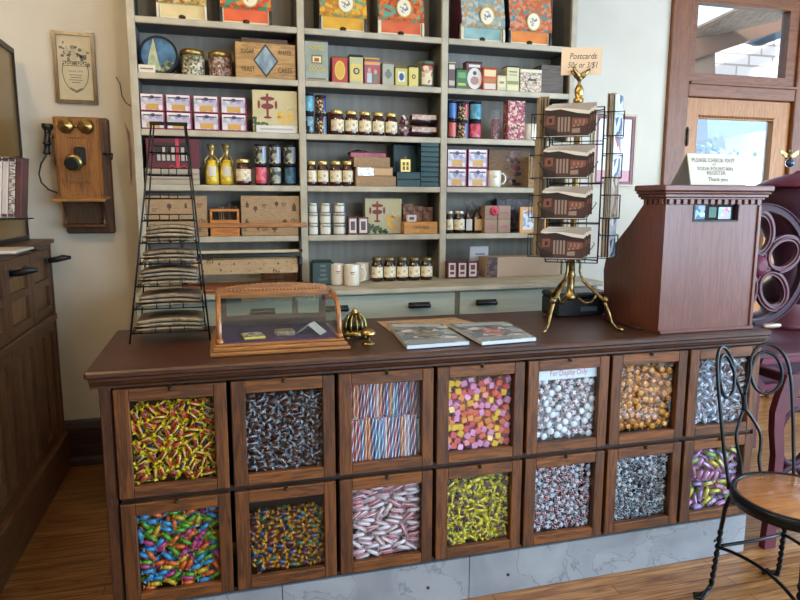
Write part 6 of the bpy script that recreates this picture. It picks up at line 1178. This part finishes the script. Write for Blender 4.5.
mb = MB(); mb.cyl((wx_, wy, wz), (wx_, .26, wz), .018, 12); obj('axle', mb, mat('#2a1a1e', .4, .6), gm)
hp = at(768, 325, Y=gy+wy-.06); mb = MB(); b_ = mb.lathe([(.008, 0), (.011, .01), (.013, .05), (.011, .09), (.006, .1)], n=14); mb.xf(b_, Matrix.Translation((hp.x-gx+.05, hp.y-gy-.02, hp.z)) @ Matrix.Rotation(-PI/2, 4, 'Y')); obj('crank_handle', mb, mat('#a8907a', .35, .3), gm)
mb = MB(); mb.cyl((hp.x-gx-.03, wy-.02, hp.z), (hp.x-gx-.03, wy, hp.z+.0), .008, 8); obj('handle_pin', mb, RED2, gm)
# stand: top, drawer box, four scrolled legs with openwork sides
TZ = .76; sx0_, sx1_, sy0, sy1 = 2.10-gx, 2.95-gx, 2.0-gy, 2.95-gy
mb = MB(); mb.bbox((sx0_+.02, sy0+.16, TZ-.03), (sx1_, sy1, TZ), .01); mb.mi = 1; mb.bbox((sx0_+.06, sy0+.2, TZ-.16), (sx1_-.04, sy1-.04, TZ-.03), .006); obj('stand_top', mb, [RED, RED2], gm)
mb = MB(); mb.ring([(sx0_+.09, TZ-.15), (sx0_+.6, TZ-.15), (sx0_+.66, TZ-.09), (sx0_+.6, TZ-.01), (sx0_+.09, TZ-.01), (sx0_+.04, TZ-.09)], [(sx0_+.11, TZ-.125), (sx0_+.58, TZ-.125), (sx0_+.62, TZ-.09), (sx0_+.58, TZ-.035), (sx0_+.11, TZ-.035), (sx0_+.075, TZ-.09)], sy0+.15, sy0+.175); obj('drawer_frame', mb, REDH, gm)
mb = MB(); mb.lathe([(.2, 0), (.2, .03), (.13, .06), (.11, .18), (.12, .2)], (cxx, 0, TZ), 24); obj('mill_base', mb, RED, gm)
for lx, lyy in ((sx0_+.0, sy0-.03), (sx1_-.06, sy0-.03), (sx0_+.0, sy1-.06), (sx1_-.06, sy1-.06)):
    mb = MB(); mb.prism([(lx-.005, .0), (lx+.05, 0), (lx+.05, .02), (lx+.045, .12), (lx+.052, .28), (lx+.05, .4), (lx+.035, .52), (lx+.04, .57), (lx+.075, .6), (lx+.1, .68), (lx+.12, TZ-.03), (lx+.03, TZ-.03), (lx+.0, .64), (lx-.015, .58), (lx-.01, .5), (lx+.008, .4), (lx+.008, .25), (lx+.0, .12)], lyy, lyy+.03); obj('leg', mb, RED, gm)
for (cx_, cz_, r1, r2) in [(.135+.168*a_, c_, .084, .118) for a_ in range(4) for c_ in (.208, .456)]:
    mb = MB(); mb.tube([(sx0_+cx_+r1*math.cos(2*PI*k/24), sy0+.01, cz_+r2*math.sin(2*PI*k/24)) for k in range(24)], .016, 8, True); obj('scroll_ring', mb, RED2, gm)
for lx in (sx0_+.04, sx1_-.03):
    mb = MB(); mb.bbox((lx, sy0-.02, .69), (lx+.05, sy0+.2, .73), .005); obj('leg_bracket', mb, RED, gm)
mb = MB(); mb.bbox((sx0_+.03, sy0, .58), (sx1_-.02, sy0+.02, .62), .004); mb.bbox((sx0_+.03, sy0, .06), (sx1_-.02, sy0+.02, .09), .004); obj('cross_rail', mb, RED, gm)
# ------------------------------------------------------------------ ice cream parlour chair
ccx, ccy, SHt = 1.792, 1.575, .45; SR = .195
ch = thing('wire_parlour_chair', 'black twisted wire parlour chair with round wooden seat beside the counter', 'chair', (ccx, ccy, 0))
CB = mat('#14181c', .28, .5)
def P3(th, r, z): return (r*math.cos(math.radians(th)), r*math.sin(math.radians(th)), z)
mb = MB(); mb.lathe([(.001, SHt-.012), (SR-.012, SHt-.012), (SR-.012, SHt-.002), (SR-.02, SHt+.002), (.001, SHt+.002)], n=40); obj('seat', mb, wood('#9a6236', '#b8804a', 'x', .22, .6, coat=.5), ch)
mb = MB(); mb.lathe([(SR-.012, SHt-.034), (SR+.004, SHt-.034), (SR+.006, SHt-.005), (SR, SHt+.003), (SR-.012, SHt+.003), (SR-.012, SHt-.034)], n=48); obj('seat_rim', mb, CB, ch)
def twist(mb, a, c, r, turns, n=36, wr=.0055):
    a, c = Vector(a), Vector(c); t = (c-a).normalized(); u = t.orthogonal().normalized(); w = t.cross(u)
    for ph_ in (0, PI):
        mb.tube([a+(c-a)*(i/n)+(u*math.cos(ph_+turns*2*PI*i/n)+w*math.sin(ph_+turns*2*PI*i/n))*r for i in range(n+1)], wr, 6)
for th, tf, rf in ((140, 128.8, .254), (42, 49.5, .288), (229, 229, .27), (309, 309, .27)):
    mb = MB(); A_, K_, F_ = P3(th, SR-.004, SHt-.03), P3(tf, SR+.022, .27), P3(tf, rf-.02, .05)
    mb.tube([P3(th-6, SR-.01, SHt-.02), A_, P3((th+tf)/2, SR+.012, .36), K_], .0075, 8); twist(mb, K_, F_, .005, 4)
    mb.tube([F_, P3(tf, rf-.006, .018), P3(tf+3, rf+.012, .0088), P3(tf+6, rf+.03, .012)], .008, 8); mb.tube([P3(tf+2, rf-.012, .03), P3(tf+9, rf+.004, .0085), P3(tf+9, rf+.03, .012)], .007, 8); obj('leg', mb, CB, ch)
mb = MB(); Q = [P3(129, .229, .2), P3(49.5, .245, .2), P3(309, .24, .2), P3(229, .24, .2)]
for i in range(4):
    a_, c__ = Q[i], Q[(i+1) % 4]; md = [(a_[0]+c__[0])*.32, (a_[1]+c__[1])*.32, .235]; pts = []
    for k in range(13):
        t_ = k/12; pts.append(tuple((1-t_)**2*a_[j]+2*t_*(1-t_)*md[j]+t_*t_*c__[j] for j in range(3)))
    mb.tube(pts, .0062, 7)
obj('stretcher', mb, CB, ch)
# back: sheet (t, z): t metres sideways, curved round the seat and leaning outwards
BC = math.radians(91); BO = (math.cos(BC), math.sin(BC)); BL = (math.sin(BC), -math.cos(BC))
def W(t, z):
    o = SR+.002+.21*max(0, z-SHt)-(2.3 if z > SHt+.1 else 2.56-.26*max(0, (z-SHt)/.1))*t*t; return (BO[0]*o+BL[0]*t, BO[1]*o+BL[1]*t, z)
def wrap(pts, r=.006): mb.tube([W(s, z) for s, z in pts], r, 8)
def cm(P_, n=5):
    o_ = []
    for i in range(len(P_)-1):
        p0_, p1_, p2_, p3_ = P_[max(i-1, 0)], P_[i], P_[i+1], P_[min(i+2, len(P_)-1)]
        for k in range(n):
            t_ = k/n; o_.append(tuple(.5*((2*p1_[j])+(-p0_[j]+p2_[j])*t_+(2*p0_[j]-5*p1_[j]+4*p2_[j]-p3_[j])*t_*t_+(-p0_[j]+3*p1_[j]-3*p2_[j]+p3_[j])*t_**3) for j in range(2)))
    return o_+[P_[-1]]
zc = .797; mb = MB()
for sg_ in (-1, 1):
    outer = [(.14, SHt-.02), (.15, SHt+.1), (.156, SHt+.22), (.158, zc-.02), (.152, zc+.045), (.132, zc+.085), (.1, zc+.1), (.066, zc+.085), (.042, zc+.045), (.036, zc), (.046, zc-.05), (.074, zc-.074), (.108, zc-.066), (.132, zc-.03), (.136, zc+.015), (.122, zc+.056), (.094, zc+.072), (.066, zc+.06), (.042, zc+.018), (.024, zc-.035), (.006, zc-.075)]
    wrap(cm([(sg_*a_, b_) for a_, b_ in outer])); wrap(cm([(sg_*a_, b_) for a_, b_ in ((.006, SHt+.215), (.024, SHt+.19), (.052, SHt+.135), (.05, SHt+.085), (.04, SHt+.04), (.044, SHt-.02))]))
twist(mb, W(0, SHt+.215), W(0, zc-.075), .005, 4); obj('back_frame', mb, CB, ch)
